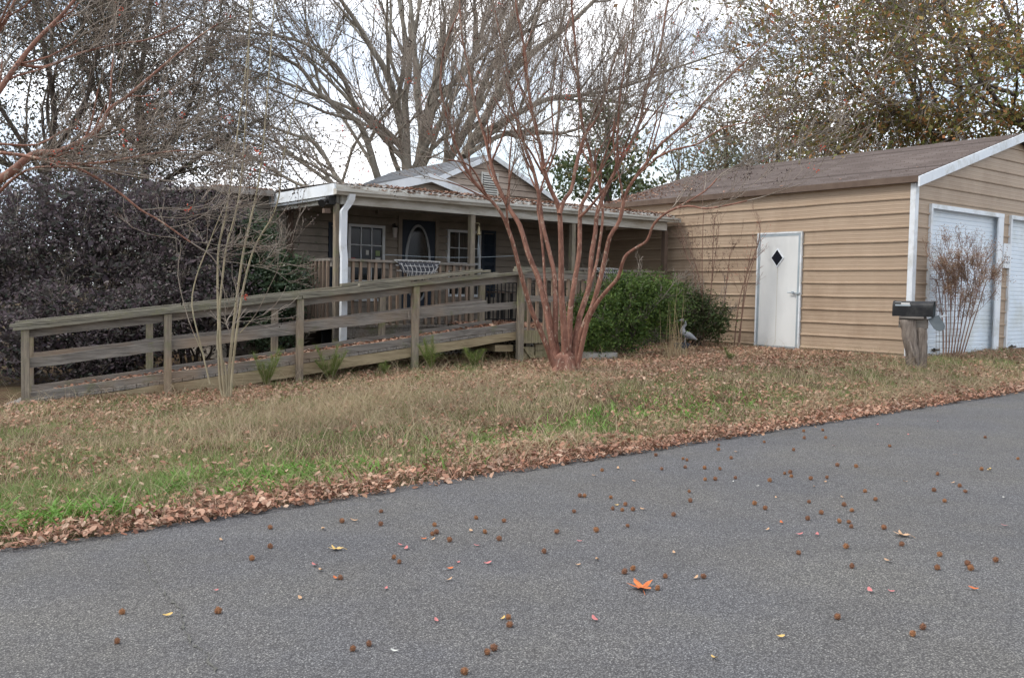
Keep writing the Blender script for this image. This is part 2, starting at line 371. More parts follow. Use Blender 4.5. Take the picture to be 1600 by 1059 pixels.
# ================================================================ SETTING
# ground sheet (s2,s1 grid, finer near the lawn)
def gridlines():
    a = np.concatenate([[-400, -200, -100, -50, -30], np.arange(-20, 26, .25), [30, 40, 60, 100, 200, 400]])
    b = np.concatenate([[-150, -60, -20, -5], np.arange(0, 5, 1), np.arange(5, 20, .22), [22, 26, 32, 40, 60, 100, 200, 500]])
    return a, b
a_, b_ = gridlines(); AA, BB = np.meshgrid(a_, b_, indexing='ij')
ZZ = gz_ab(AA, BB)-np.where(BB < ROADB-.05, .03, 0)
V = np.stack([AA*E2[0]+BB*E1[0], AA*E2[1]+BB*E1[1], ZZ], -1).reshape(-1, 3)
na, nb = AA.shape; I = (np.arange(na-1)[:, None]*nb+np.arange(nb-1)[None]).ravel()
top('ground', npmesh('ground', V, [np.stack([I, I+nb, I+nb+1, I+1], 1)], M['soil'], smooth=True), kind='structure')
# road sheet with a ragged edge
mb = MB(); aa = np.arange(-30, 60, .12); eb = ROADB+(fbm(aa*1.1, aa*0+3, 9)-.5)*.16+(vnoise(aa*7, aa*0, 3)-.5)*.05
zr = .022*np.clip(aa, -12, 30)
near = [W(a, -6, z) for a, z in zip(aa, zr)]; edge = [W(a, e, z+.004) for a, e, z in zip(aa, eb, zr)]; low = [W(a, e+.02, z-.03) for a, e, z in zip(aa, eb, zr)]
mb.sheet(near, edge); mb.sheet(edge, low)
top('road', mb.mesh('road', M['asphalt']), kind='structure')
mb = MB(); path = [(222, 868), (240, 905), (262, 935), (283, 955), (287, 985), (303, 1010), (326, 1024), (338, 1058)]
Pp = [road_pt(*p) for p in path]; Lp = []; Rp = []
for i in range(len(Pp)-1):
    for k in range(10):
        p = Pp[i]*(1-k/10)+Pp[i+1]*k/10; d = Pp[i+1]-Pp[i]; n_ = np.array([-d[1], d[0], 0]); n_ /= np.linalg.norm(n_)
        j = RNG.normal()*.006; w = .0012+max(0, RNG.normal())*.005; p = p+n_*j; z = .022*(p@E2)+.0085
        Lp.append((p[0]+n_[0]*w, p[1]+n_[1]*w, z)); Rp.append((p[0]-n_[0]*w, p[1]-n_[1]*w, z))
mb.sheet(Rp, Lp); top('road_crack', mb.mesh('road_crack', M['crack']), kind='structure')

# ================================================================ GARAGE
GA, GB, GZ0, GZE = 14.257, 7.939, .50, 3.40     # corner, base, eave
GL, GW = 7.19, 6.92; RID = GA+GW/2; ZR = 4.42
def gzb(a): return GZ0-.12
def rib_profile(z0, z1, per=.229, ph=.0):
    """(z, out) points of the ribbed metal panel"""
    pts = [(z0, 0)]; k = math.floor((z0-ph)/per)
    while True:
        zb = ph+k*per
        for dz, o in ((.0, 0), (.005, .021), (.024, .023), (.036, 0), (.075, 0), (.082, .002), (.09, .002), (.097, 0), (.14, 0), (.147, .002), (.155, .002), (.162, 0)):
            z = zb+dz
            if z0 < z < z1: pts.append((z, o))
        if zb > z1: break
        k += 1
    pts.append((z1, 0)); return pts
PH = .576
g = Thing('garage', 'tan ribbed metal garage with brown shingle roof and two white roll doors', 'garage', (GA, GB, GZ0))
# side wall (faces left), around the door
DB0, DB1, DZ0, DZ1 = GB+2.055, GB+3.03, .51, 2.655
def wob(b, z): return .0035*math.sin(b*2.3+z*1.7)+.0025*math.sin(b*5.1-z*3)
def sidewall(mb, b0, b1, z0, z1):
    pr = rib_profile(z0, z1, ph=PH); n_ = max(1, int((b1-b0)/.3)); bs = [b1+(b0-b1)*k/n_ for k in range(n_+1)]
    for k in range(n_): mb.sheet([(GA-o, bs[k], z+(wob(bs[k], z) if o else 0)) for z, o in pr], [(GA-o, bs[k+1], z+(wob(bs[k+1], z) if o else 0)) for z, o in pr])
mb = MB()
sidewall(mb, GB, DB0, GZ0-.15, GZE); sidewall(mb, DB1, GB+GL, GZ0-.15, GZE); sidewall(mb, DB0, DB1, DZ1, GZE); sidewall(mb, DB0, DB1, GZ0-.15, DZ0)
# front wall with gable, around the roll doors
R1 = (GA+.478, GA+2.97); R2 = (GA+3.295, GA+5.79); RZ = (.44, 2.975)
def roofz(a): return ZR-abs(a-RID)*(ZR-GZE)/(GW/2)
def frontwall(mb, a0, a1, z0, z1, gable=False):
    pr = rib_profile(z0, z1, ph=PH); A = []; B = []
    for z, o in pr:
        x0, x1 = a0, a1
        if gable:
            h = (ZR-z)/(ZR-GZE)*GW/2; x0 = max(a0, RID-h); x1 = min(a1, RID+h)
        A.append((x0, GB-o, z)); B.append((x1, GB-o, z))
    mb.sheet(A, B)
for x0, x1 in ((GA, R1[0]), (R1[1], R2[0]), (R2[1], GA+GW)): frontwall(mb, x0, x1, GZ0-.15, RZ[1])
frontwall(mb, GA, GA+GW, RZ[1], GZE); frontwall(mb, GA, GA+GW, GZE, ZR-.01, True)
mb.add([(GA+GW, GB, GZ0-.15), (GA+GW, GB+GL, GZ0-.15), (GA+GW, GB+GL, GZE), (GA+GW, GB, GZE)], [(0, 1, 2, 3)])
mb.add([(GA, GB+GL, GZ0-.15), (GA+GW, GB+GL, GZ0-.15), (GA+GW, GB+GL, GZE), (RID, GB+GL, ZR), (GA, GB+GL, GZE)], [(4, 3, 2, 1, 0)])
g.part('wall', mb, M['garage'])
# roof, stepped shingle courses
mb = MB(); nco = 27; b0, b1 = GB-.1, GB+GL+.1
for sgn in (-1, 1):
    for k in range(nco):
        t0, t1 = k/nco, (k+1)/nco; h = (GW/2+.09)
        x0 = RID+sgn*h*(1-t0); x1 = RID+sgn*h*(1-t1); z0 = GZE-.02+(ZR+.06-GZE+.02)*t0; z1 = GZE-.02+(ZR+.06-GZE+.02)*t1
        nb_ = 26; jit = [(RNG.random()-.5)*.004 for _ in range(nb_+1)]
        bs = [b0+(b1-b0)*i/nb_ for i in range(nb_+1)]
        mb.sheet([(x0, bb, z0+.072+j) for bb, j in zip(bs, jit)], [(x1, bb, z1+.052) for bb in bs])
        mb.sheet([(x0, bb, z0+.045) for bb in bs], [(x0, bb, z0+.072+j) for bb, j in zip(bs, jit)])
    # underside
    mb.add([(RID+sgn*(GW/2+.09), b0, GZE-.02), (RID, b0, ZR+.04), (RID, b1, ZR+.04), (RID+sgn*(GW/2+.09), b1, GZE-.02)], [(0, 1, 2, 3)])
g.part('roof', mb, M['shingle'])
mb = MB(); mb.box(GA-.105, GA-.085, b0, b1, GZE-.055, GZE+.05); mb.box(GA-.085, GA-.022, b0+.1, b1-.1, GZE-.05, GZE-.03)
g.part('eave_trim', mb, M['brown'])
for sgn in (-1, 1):
    mb = MB(); x0 = RID+sgn*(GW/2+.1)
    for bb in (GB-.13,):
        za, zc = GZE-.08, ZR+.085
        mb.hexa([(x0, bb, za-.05), (RID, bb, zc-.12), (RID, bb+.03, zc-.12), (x0, bb+.03, za-.05), (x0, bb, za+.11), (RID, bb, zc+.03), (RID, bb+.03, zc+.03), (x0, bb+.03, za+.11)])
    g.part('rake_trim', mb, M['white'])
mb = MB(); mb.box(GA-.025, GA+.075, GB-.03, GB-.024, GZ0-.15, GZE-.06); mb.box(GA-.028, GA-.022, GB-.03, GB+.06, GZ0-.15, GZE-.06)
g.part('corner_trim', mb, M['white'])
for (x0, x1) in (R1, R2):
    mb = MB(); z0, z1 = .38, RZ[1]; pr = []
    k = 0; z = z0
    while z < z1:
        pr += [(z, -.004), (z+.005, .003), (z+.012, .005), (z+.062, .0065), (z+.07, .003)]; z += .075
    yb = GB+.07; mb.sheet([(x0, yb-o, z) for z, o in pr], [(x1, yb-o, z) for z, o in pr])
    dr = g.part('roll_door', mb, M['rolldoor'])
    mb = MB(); mb.box(x0-.02, x0+.035, GB-.045, GB-.02, .35, z1+.0); mb.box(x0-.02, x0+.01, GB-.02, GB+.09, .35, z1)
    mb.box(x1-.17, x1+.02, GB-.045, GB-.02, .35, z1); mb.box(x1-.03, x1+.02, GB-.02, GB+.09, .35, z1)
    mb.box(x0-.02, x1+.02, GB-.05, GB+.09, z1, z1+.07)
    g.part('door_frame', mb, M['white'], label=None)
    mb = MB(); mb.box(x0+.35, x0+.6, yb-.03, yb-.016, .62, .65); mb.box(x0+.4, x0+.42, yb-.045, yb-.016, .6, .67); g.part('latch', mb, M['iron'], parent=None)
# near-black sheet: shade behind the roll doors put into its colour
mb = MB(); mb.box(GA+.2, GA+GW-.2, GB+.15, GB+.2, .3, 3.0); g.part('inner_sheet', mb, M['dark'])
# man door
mb = MB(); x = GA-.035; mb.box(x, x+.03, DB0+.075, DB1-.075, DZ0+.075, DZ1-.075)
md = g.part('door', mb, M['mandoor'], label='plain white door with a small black diamond window')
mb = MB(); o_ = .035
mb.box(x-.012, x+.03, DB0, DB0+.03, DZ0-.06, DZ1); mb.box(x-.012, x+.03, DB1-.03, DB1, DZ0, DZ1); mb.box(x-.012, x+.03, DB0+.03, DB1-.03, DZ1-.03, DZ1); mb.box(x-.012, x+.03, DB0+.03, DB1-.03, DZ0, DZ0+.03)
fr = g.part('door_surround', mb, M['white'])
mb = MB(); mb.box(x-.004, x+.03, DB0+.03, DB0+.075, DZ0+.03, DZ1-.03); mb.box(x-.004, x+.03, DB1-.075, DB1-.03, DZ0+.03, DZ1-.03); mb.box(x-.004, x+.03, DB0+.075, DB1-.075, DZ1-.075, DZ1-.03); mb.box(x-.004, x+.03, DB0+.075, DB1-.075, DZ0+.03, DZ0+.075)
g.part('inner_frame', mb, M['galv'], parent=None)
dc, dz = (DB0+DB1)/2+.03, 2.19
mb = MB(); r_ = .175; q = [(dc-r_*.82, dz), (dc, dz-r_), (dc+r_*.82, dz), (dc, dz+r_)]; mb.prism(q, 0, x-.014, x+.001); g.part('diamond_trim', mb, M['white'], parent=md)
mb = MB(); r_ = .145; q = [(dc-r_*.82, dz), (dc, dz-r_), (dc+r_*.82, dz), (dc, dz+r_)]; mb.prism(q, 0, x-.018, x-.001)
m_, nt, b = newmat('dark_glass', .08, .6); b.inputs['Base Color'].default_value = (.012, .014, .02, 1); M['dglass'] = m_
g.part('diamond_pane', mb, M['dglass'], parent=md)
mb = MB(); mb.tube([(x, DB0+.14, 1.56), (x-.03, DB0+.14, 1.56), (x-.035, DB0+.14, 1.56), (x-.06, DB0+.14, 1.56)], [.015, .015, .03, .024], 10); mb.box(x-.03, x-.002, DB0+.0, DB0+.09, 1.535, 1.56)
mb.tube([(x-.05, DB0+.14, 1.56), (x-.05, DB0+.24, 1.56)], [.012, .01], 8)
g.part('handle', mb, M['galv'], parent=md)
mb = MB()
for k in range(14):
    z = 2.0-k*.1; w = .006+.006*RNG.random(); mb.box(x-.0012, x+.002, dc-.01-w, dc-.01+w, z-.1, z)
mat_run = mat_plain('grey_run_mark', (.47, .46, .42), (.55, .54, .5), 9, .7); g.part('run_mark', mb, mat_run, parent=md)
# small sign between the doors
sg = Thing('notice_sign', 'small white notice sign with two dark lettered rows between the roll doors', 'sign', (GA+3.02, GB-.05, 2.23))
mb = MB(); mb.box(GA+2.99, GA+3.275, GB-.062, GB-.048, 2.08, 2.52); sg.part('panel', mb, M['white'])
for row, zz, hh_, mt in ((0, 2.26, .045, 'iron'), (1, 2.165, .04, 'navy')):
    mb = MB(); x = GA+3.015; rr = random.Random(row+3)      # too small to read in the photo: worn letter strokes
    while x < GA+3.245:
        if rr.random() < .84:
            w_ = rr.uniform(.006, .012); z1_ = zz+hh_*rr.choice((1, .65, .7)); mb.box(x, x+w_*.55, GB-.0632, GB-.0622, zz, z1_)
            q_ = zz+rr.choice((0, .5, .95))*hh_*.6; mb.box(x+w_*.55, x+w_*1.2, GB-.0632, GB-.0622, q_, q_+.008)
        x += rr.uniform(.014, .02)
    sg.part('lettering', mb, M[mt])


# ================================================================ HOUSE
HBW = 15.45; PF = 13.05; DK = .90
h = Thing('house', 'low taupe clapboard house with a long covered porch and grey gables', 'house', (6.9, HBW, .45))
def lap(mb, x0, x1, z0, z1, y, per=.14, slope=None):
    """clapboards facing -v; slope(z)->(x0,x1) clips the rows"""
    z = z0
    while z < z1-1e-4:
        t = min(z+per, z1); a0, a1 = (x0, x1) if not slope else slope(z); c0, c1 = (x0, x1) if not slope else slope(t)
        zg = min(z+.014, t); f_ = (zg-z)/max(t-z, 1e-6); g0, g1 = a0+(c0-a0)*f_, a1+(c1-a1)*f_
        mb.add([(g0, y-.03, zg), (g1, y-.03, zg), (c1, y-.016, t), (c0, y-.016, t)], [(0, 1, 2, 3)])
        mb.add([(g0, y+.03, zg), (g1, y+.03, zg), (g1, y-.03, zg), (g0, y-.03, zg)], [(0, 1, 2, 3)])
        mb.add([(a0, y+.03, z), (a1, y+.03, z), (g1, y+.03, zg), (g0, y+.03, zg)], [(0, 1, 2, 3)])
        mb.add([(a0, y-.016, z), (a1, y-.016, z), (a1, y+.03, z), (a0, y+.03, z)], [(0, 1, 2, 3)]); z = t
W1 = (8.06, 8.83, 1.25, 2.67); W2 = (10.25, 11.06, 1.36, 2.69); DR = (9.2, 9.96, DK+.01, 2.82)
mb = MB(); HL, HR, HB = 5.8, 14.75, 20.5
def wallseg(x0, x1, z0, z1): lap(mb, x0, x1, z0, z1, HBW)
cuts = sorted([HL, W1[0], W1[1], DR[0], DR[1], W2[0], W2[1], HR])
for i in range(len(cuts)-1):
    x0, x1 = cuts[i], cuts[i+1]; op = None
    for q in (W1, W2, DR):
        if abs(q[0]-x0) < 1e-6: op = q
    if op: wallseg(x0, x1, .3, op[2]); wallseg(x0, x1, op[3], 3.05)
    else: wallseg(x0, x1, .3, 3.05)
for u in (HL, HR): mb.add([(u, HBW, .2), (u, HB, .2), (u, HB, 3.05), (u, HBW, 3.05)], [(0, 1, 2, 3)])
mb.add([(HL, HB, .2), (HR, HB, .2), (HR, HB, 3.05), (HL, HB, 3.05)], [(0, 1, 2, 3)])
h.part('wall', mb, M['lap'])
mb = MB(); mb.box(HL+.1, HR-.1, HBW+1.6, HBW+1.64, .3, 3.0); mb.box(HL+.1, HR-.1, HBW+.05, HBW+1.6, .4, .44); mb.box(HL+.1, HR-.1, HBW+.05, HBW+1.6, 3.0, 3.04); h.part('room_shade_sheet', mb, M['dark'])  # near-black planes, the shade of the unlit rooms painted as colour
# main low roof
mb = MB(); z0 = 3.06
mb.hexa([(HL-.3, HBW-.3, z0), (HR, HBW-.3, z0), (HR, 18, z0+.2), (HL-.3, 18, z0+.2), (HL-.3, HBW-.3, z0+.05), (HR, HBW-.3, z0+.05), (HR, 18, z0+.25), (HL-.3, 18, z0+.25)])
mb.hexa([(HL-.3, 18, z0+.2), (HR, 18, z0+.2), (HR, HB+.3, z0), (HL-.3, HB+.3, z0), (HL-.3, 18, z0+.25), (HR, 18, z0+.25), (HR, HB+.3, z0+.05), (HL-.3, HB+.3, z0+.05)])
mb.box(HL-.3, 6.5, HBW-.32, HBW-.301, z0-.04, z0+.06)
h.part('roof', mb, M['metalroof'])
# gable helper
def gable(a0, a1, ac, zb, zp, b0, b1, name, ov, fh, siding, roofm):
    sl = (zp-zb)/(ac-a0); sr_ = (zp-zb)/(a1-ac)
    mb = MB(); 
    def clip(z):
        t = min(max((z-zb)/(zp-zb), 0), 1); return (a0+(ac-a0)*t, a1-(a1-ac)*t)
    lap(mb, a0, a1, zb, zp-.01, b0+.0, .13, clip)
    # side cheeks down to main roof
    gp = h.part(name, mb, siding)
    for sgn, xa, s_ in ((-1, a0, sl), (1, a1, sr_)):
        mb = MB(); xe = xa+sgn*ov; ze = zb-ov*s_; nco = 12
        bs = [b0-.16, b0+.8, b0+1.7, b1]
        for k in range(nco):
            t0, t1 = k/nco, (k+1)/nco
            xa0 = xe+(ac-xe)*t0; xa1 = xe+(ac-xe)*t1; za0 = ze+(zp-ze)*t0+.06; za1 = ze+(zp-ze)*t1+.05
            mb.sheet([(xa0, q, za0) for q in bs], [(xa1, q, za1) for q in bs]); mb.sheet([(xa0, q, za0-.02) for q in bs], [(xa0, q, za0) for q in bs])
        mb.add([(xe, b0-.16, ze+.02), (ac, b0-.16, zp+.03), (ac, b1, zp+.03), (xe, b1, ze+.02)], [(0, 1, 2, 3)])
        h.part('gable_roof', mb, roofm)
        mb = MB(); y0, y1 = b0-.19, b0-.161
        mb.hexa([(xe, y0, ze-fh+.05), (ac, y0, zp-fh+.05), (ac, y1, zp-fh+.05), (xe, y1, ze-fh+.05), (xe, y0, ze+.055), (ac, y0, zp+.055), (ac, y1, zp+.055), (xe, y1, ze+.055)])
        h.part('rake_board', mb, M['white'])
    mb = MB(); mb.add([(a0, b0+.01, zb), (a1, b0+.01, zb), (a1, b0+.01, zb-.5), (a0, b0+.01, zb-.5)], [(0, 1, 2, 3)]); 
    mb.add([(a0, b0+.01, zb), (a0, b0+.01, zb-.5), (a0, b1, zb-.5), (a0, b1, zb)], [(0, 1, 2, 3)]); mb.add([(a1, b0+.01, zb), (a1, b0+.01, zb-.5), (a1, b1, zb-.5), (a1, b1, zb)], [(0, 1, 2, 3)])
    h.part('gable_base', mb, siding); return gp
gable(8.62, 10.75, 9.67, 3.38, 3.66, 15.3, 17.6, 'entry_gable', .28, .165, M['lap'], M['shingle_grey'])
gb = gable(10.2, 13.8, 12.0, 3.60, 4.40, 16.5, 20.6, 'main_gable', .14, .1, M['gablesiding'], M['shingle_grey'])
mb = MB(); mb.box(11.79, 12.25, 16.44, 16.479, 3.55, 4.06); vt = h.part('vent', mb, M['gutter'])
mb = MB()
for k in range(9):
    z = 3.59+k*.05; mb.hexa([(11.83, 16.41, z), (12.21, 16.41, z), (12.21, 16.438, z+.03), (11.83, 16.438, z+.03), (11.83, 16.41, z+.008), (12.21, 16.41, z+.008), (12.21, 16.438, z+.038), (11.83, 16.438, z+.038)])
h.part('louvre', mb, M['gutter'], parent=vt)
mb = MB(); mb.box(11.83, 12.21, 16.436, 16.439, 3.58, 4.03); h.part('vent_shade_sheet', mb, M['dark'], parent=vt)  # near-black sheet painting the shade between the louvres
# porch roof
mb = MB(); nco = 150; A = []; B = []
for i in range(nco*2+1):
    a = 6.52+(14.15-6.52)*i/(nco*2); zc = .012*math.sin(i*math.pi/2.0); A.append((a, PF-.06, 3.085+zc)); B.append((a, HBW-.2, 3.125+zc))
mb.sheet(A, B); mb.sheet([(p[0], p[1], p[2]-.006) for p in A], A)
h.part('porch_roof', mb, M['metalroof'])
mb = MB(); mb.hexa([(6.55, PF-.1, 2.95), (14.15, PF-.1, 2.95), (14.15, PF+.02, 2.95), (6.55, PF+.02, 2.95), (6.55, PF-.06, 3.07), (14.15, PF-.06, 3.07), (14.15, PF+.02, 3.07), (6.55, PF+.02, 3.07)])
h.part('porch_fascia', mb, M['gutter'])
mb = MB(); mb.sbox(6.53, 6.56, PF-.1, HBW-.02, 2.90, 3.075, 2.90, 3.075); mb.box(6.565, 6.62, PF+.05, HBW-.02, 2.86, 2.895); h.part('side_fascia', mb, M['white'])
mb = MB(); mb.box(6.58, 14.1, PF+.05, HBW-.02, 2.95, 2.98); h.part('porch_ceiling', mb, M['ceiling'])
mb = MB(); mb.box(6.7, 13.98, PF-.02, PF+.06, 2.775, 2.94); mb.box(6.66, 6.72, PF+.08, HBW-.02, 2.8, 2.94); h.part('porch_beam', mb, M['gutter'])
prof = [(PF-.1, 2.90), (PF-.16, 2.90), (PF-.175, 2.93), (PF-.2, 2.95), (PF-.2, 2.985), (PF-.19, 2.985), (PF-.19, 2.955), (PF-.165, 2.935), (PF-.15, 2.91), (PF-.11, 2.91), (PF-.11, 2.98), (PF-.1, 2.98)]
mb = MB(); n_ = len(prof); vs = [(6.52, p[0], p[1]) for p in prof]+[(14.19, p[0], p[1]+.04) for p in prof]
mb.add(vs, [(i, (i+1) % n_, n_+(i+1) % n_, n_+i) for i in range(n_)]); mb.box(6.515, 6.52, PF-.2, PF-.1, 2.90, 2.985); mb.box(14.19, 14.195, PF-.2, PF-.1, 2.94, 3.025)
h.part('gutter', mb, M['gutter'])
def rect_tube(mb, pts, w, d):
    """flat downspout: pts (u,v,z)"""
    rings = []
    for p in pts: rings.append([(p[0]-w/2, p[1]-d/2, p[2]), (p[0]+w/2, p[1]-d/2, p[2]), (p[0]+w/2, p[1]+d/2, p[2]), (p[0]-w/2, p[1]+d/2, p[2])])
    vs = [v for r in rings for v in r]; fs = [(i*4+k, i*4+(k+1) % 4, (i+1)*4+(k+1) % 4, (i+1)*4+k) for i in range(len(pts)-1) for k in range(4)]
    mb.add(vs, fs)
mb = MB(); rect_tube(mb, [(6.79, PF-.17, 2.92), (6.79, PF-.15, 2.84), (6.76, PF-.12, 2.76), (6.69, PF-.1, 2.66), (6.685, PF-.1, 2.2), (6.69, PF-.1, 2.08), (6.705, PF-.1, 1.95), (6.705, PF-.1, 1.2), (6.70, PF-.1, .58)], .1, .07)
h.part('downspout', mb, M['white'])
mb = MB(); mb.tube([(6.86, PF-.17, .64), (6.86, PF-.45, .56)], .05, 8); 
# posts
for a, mt in ((6.64, 'wood_z'), (9.2, 'wood_z'), (11.5, 'wood_z'), (13.99, 'brown')):
    mb = MB(); wd = .03 if a < 7 else .045; mb.box(a-wd, a+wd, PF+.0, PF+.09, .42, 2.775); h.part('porch_post', mb, M[mt])
mb = MB(); mb.box(6.86, 6.95, HBW-.11, HBW-.021, .5, 2.9); h.part('corner_post', mb, M['brown'])
# deck
mb = MB(); x = 6.6
while x < 14.0:
    mb.box(x, x+.138, PF-.02, HBW-.03, DK-.035, DK+RNG.uniform(-.002, .002)); x += .144
mb.box(6.6, 14.05, PF+.0, PF+.035, DK-.2, DK-.036); h.part('porch_deck', mb, M['wood_y'])
# lattice skirt
mb = MB(); zt, zb_ = DK-.2, .4
for sgn in (1, -1):
    for k in range(-6, 80):
        x0 = 6.6+k*.1; x1 = x0+(zt-zb_)*sgn
        if min(x0, x1) < 6.55 or max(x0, x1) > 14: continue
        y = PF+.01+(.006 if sgn > 0 else 0)
        mb.hexa([(x0-.02, y, zb_), (x0+.02, y, zb_), (x0+.02, y+.005, zb_), (x0-.02, y+.005, zb_), (x1-.02, y, zt), (x1+.02, y, zt), (x1+.02, y+.005, zt), (x1-.02, y+.005, zt)])
h.part('lattice_skirt', mb, M['wood_x'])
mb = MB(); mb.box(6.7, 14, PF+.6, PF+.64, .2, DK-.04); h.part('crawl_space_shade', mb, M['dark'])  # added near-black sheet, its colour stands in for shade under the deck
# railings
def railing(u0, u1, v, ztop, zlow, vertical=False, sp=.135):
    mb = MB()
    if not vertical: mb.box(u0, u1, v-.03, v+.1, ztop-.04, ztop); mb.box(u0, u1, v+.03, v+.07, ztop-.13, ztop-.041); mb.box(u0, u1, v+.03, v+.07, zlow+.02, zlow+.1)
    else: mb.box(v-.03, v+.1, u0, u1, ztop-.04, ztop); mb.box(v+.0, v+.04, u0, u1, ztop-.13, ztop-.041); mb.box(v+.0, v+.04, u0, u1, zlow+.02, zlow+.1)
    r = h.part('porch_railing', mb, M['wood_x']); mb = MB(); x = u0+.1
    while x < u1-.05:
        j = RNG.uniform(-.008, .008)
        if not vertical: mb.box(x+j-.02, x+j+.02, v-.01, v+.028, zlow-.02, ztop-.042)
        else: mb.box(v-.04, v-.002, x+j-.02, x+j+.02, zlow-.02, ztop-.042)
        x += sp
    h.part('picket', mb, M['picket'], parent=r)
railing(6.69, 9.24, PF, 1.94, DK); railing(11.55, 13.94, PF, 1.95, DK); railing(PF+.1, HBW-.05, 6.6, 1.94, DK, True)
# windows
def window(x0, x1, z0, z1, curtain=False):
    mb = MB(); y = HBW-.055; w = .05
    mb.box(x0, x0+w, y, y+.09, z0, z1); mb.box(x1-w, x1, y, y+.09, z0, z1); mb.box(x0+w, x1-w, y, y+.09, z1-w, z1); mb.box(x0+w, x1-w, y-.02, y+.09, z0, z0+w)
    f = h.part('window', mb, M['white']); mb = MB(); zm = (z0+z1)/2
    mb.box(x0+w, x1-w, y+.01, y+.04, zm-.02, zm+.02)
    for k in (1, 2): xx = x0+w+(x1-x0-2*w)*k/3; mb.box(xx-.008, xx+.008, y+.02, y+.035, z0+w, z1-w)
    for k in (1, 3): zz = z0+w+(z1-z0-2*w)*k/4; mb.box(x0+w, x1-w, y+.022, y+.033, zz-.008, zz+.008)
    h.part('muntins', mb, M['white'], parent=f)
    mb = MB(); mb.add([(x0+w, y+.04, z0+w), (x1-w, y+.04, z0+w), (x1-w, y+.04, z1-w), (x0+w, y+.04, z1-w)], [(0, 1, 2, 3)]); h.part('pane', mb, M['glass'], parent=f)
    mb = MB(); A = []; B = []
    for i in range(40):
        t = i/39; xx = x0+w+(x1-x0-2*w)*t
        A.append((xx, y+.09+.012*math.sin(i*1.4), z0+w)); B.append((xx, y+.09+.012*math.sin(i*1.4+.5), z1-w))
    if curtain: mb.sheet(A[10:], B[10:]); h.part('curtain', mb, M['curtain'], parent=f)
    return f
w1 = window(*W1); w2 = window(*W2, curtain=True)
def note(x0, x1, z0, z1, m, par, nm='window_notice'):
    mb = MB(); y = HBW-.022; mb.box(x0, x1, y-.003, y-.001, z0, z1); h.part(nm, mb, M[m], parent=par)
wx = lambda t: W1[0]+(W1[1]-W1[0])*t
note(wx(.49), wx(.57), 2.11, 2.2, 'paper', w1); note(wx(.76), wx(.88), 2.1, 2.2, 'greennote', w1); note(wx(.75), wx(.9), 1.97, 2.07, 'paper', w1); note(wx(.75), wx(.9), 1.87, 1.968, 'blue', w1); note(wx(.1), wx(.2), 1.97, 2.05, 'red', w1); note(wx(.5), wx(.58), 1.98, 2.02, 'red', w1)
for x0, x1, z0, z1 in ((7.67, 8.04, 1.25, 2.67), (11.09, 11.44, 1.36, 2.72)):
    mb = MB(); y = HBW-.05; mb.box(x0, x0+.045, y, y+.03, z0, z1); mb.box(x1-.045, x1, y, y+.03, z0, z1)
    for zz in (z0, (z0+z1)/2-.03, z1-.06): mb.box(x0+.045, x1-.045, y, y+.03, zz, zz+.06)
    k = z0+.07
    while k < z1-.08:
        mb.hexa([(x0+.045, y+.005, k), (x1-.045, y+.005, k), (x1-.045, y+.022, k+.025), (x0+.045, y+.022, k+.025), (x0+.045, y+.005, k+.008), (x1-.045, y+.005, k+.008), (x1-.045, y+.022, k+.033), (x0+.045, y+.022, k+.033)]); k += .032
    h.part('shutter', mb, M['navy'])
# front door
mb = MB(); y = HBW-.03; mb.box(DR[0], DR[1], y, y+.05, DR[2], DR[3]); d_ = h.part('front_door', mb, M['navy'], label='dark navy front door with a tall oval window')
mb = MB(); w = .08; mb.box(DR[0]-w, DR[0]-.001, y-.03, y+.03, DK, DR[3]+w); mb.box(DR[1]+.001, DR[1]+w, y-.03, y+.03, DK, DR[3]+w); mb.box(DR[0], DR[1], y-.03, y+.03, DR[3]+.001, DR[3]+w); h.part('door_casing', mb, M['lap'])
def oval(rx, rz, cx, cz, y0, y1, n=36, inner=None):
    mb = MB(); P = [(cx+rx*math.cos(2*math.pi*i/n), cz+rz*math.sin(2*math.pi*i/n)) for i in range(n)]
    if inner is None: mb.prism(P, 1, y0, y1)
    else:
        Q = [(cx+(rx-inner)*math.cos(2*math.pi*i/n), cz+(rz-inner)*math.sin(2*math.pi*i/n)) for i in range(n)]
        vs = [(p[0], y0, p[1]) for p in P]+[(p[0], y0-.01, p[1]) for p in Q]+[(p[0], y1, p[1]) for p in P]+[(p[0], y1, p[1]) for p in Q]
        for i in range(n):
            j = (i+1) % n; mb_f = [(i, j, n+j, n+i), (2*n+i, i+0, j, 2*n+j), (n+i, n+j, 3*n+j, 3*n+i)]
            mb.f += [tuple(k for k in f) for f in mb_f]; mb.m += [0]*3
        mb.v = vs
    return mb
M['ovaltrim'] = mat_plain('oval_trim', (.3, .32, .34), (.38, .4, .42), 4, .5)
h.part('oval_trim', oval(.29, .75, 9.565, 1.99, y-.02, y+.001, inner=.045), M['ovaltrim'], parent=d_); h.part('oval_pane', oval(.25, .71, 9.565, 1.99, y-.012, y-.002), M['glass'], parent=d_)
mb = MB(); mb.tube([(9.9, y, 1.78), (9.9, y-.05, 1.78)], .025, 8); h.part('door_knob', mb, M['galv'], parent=d_)

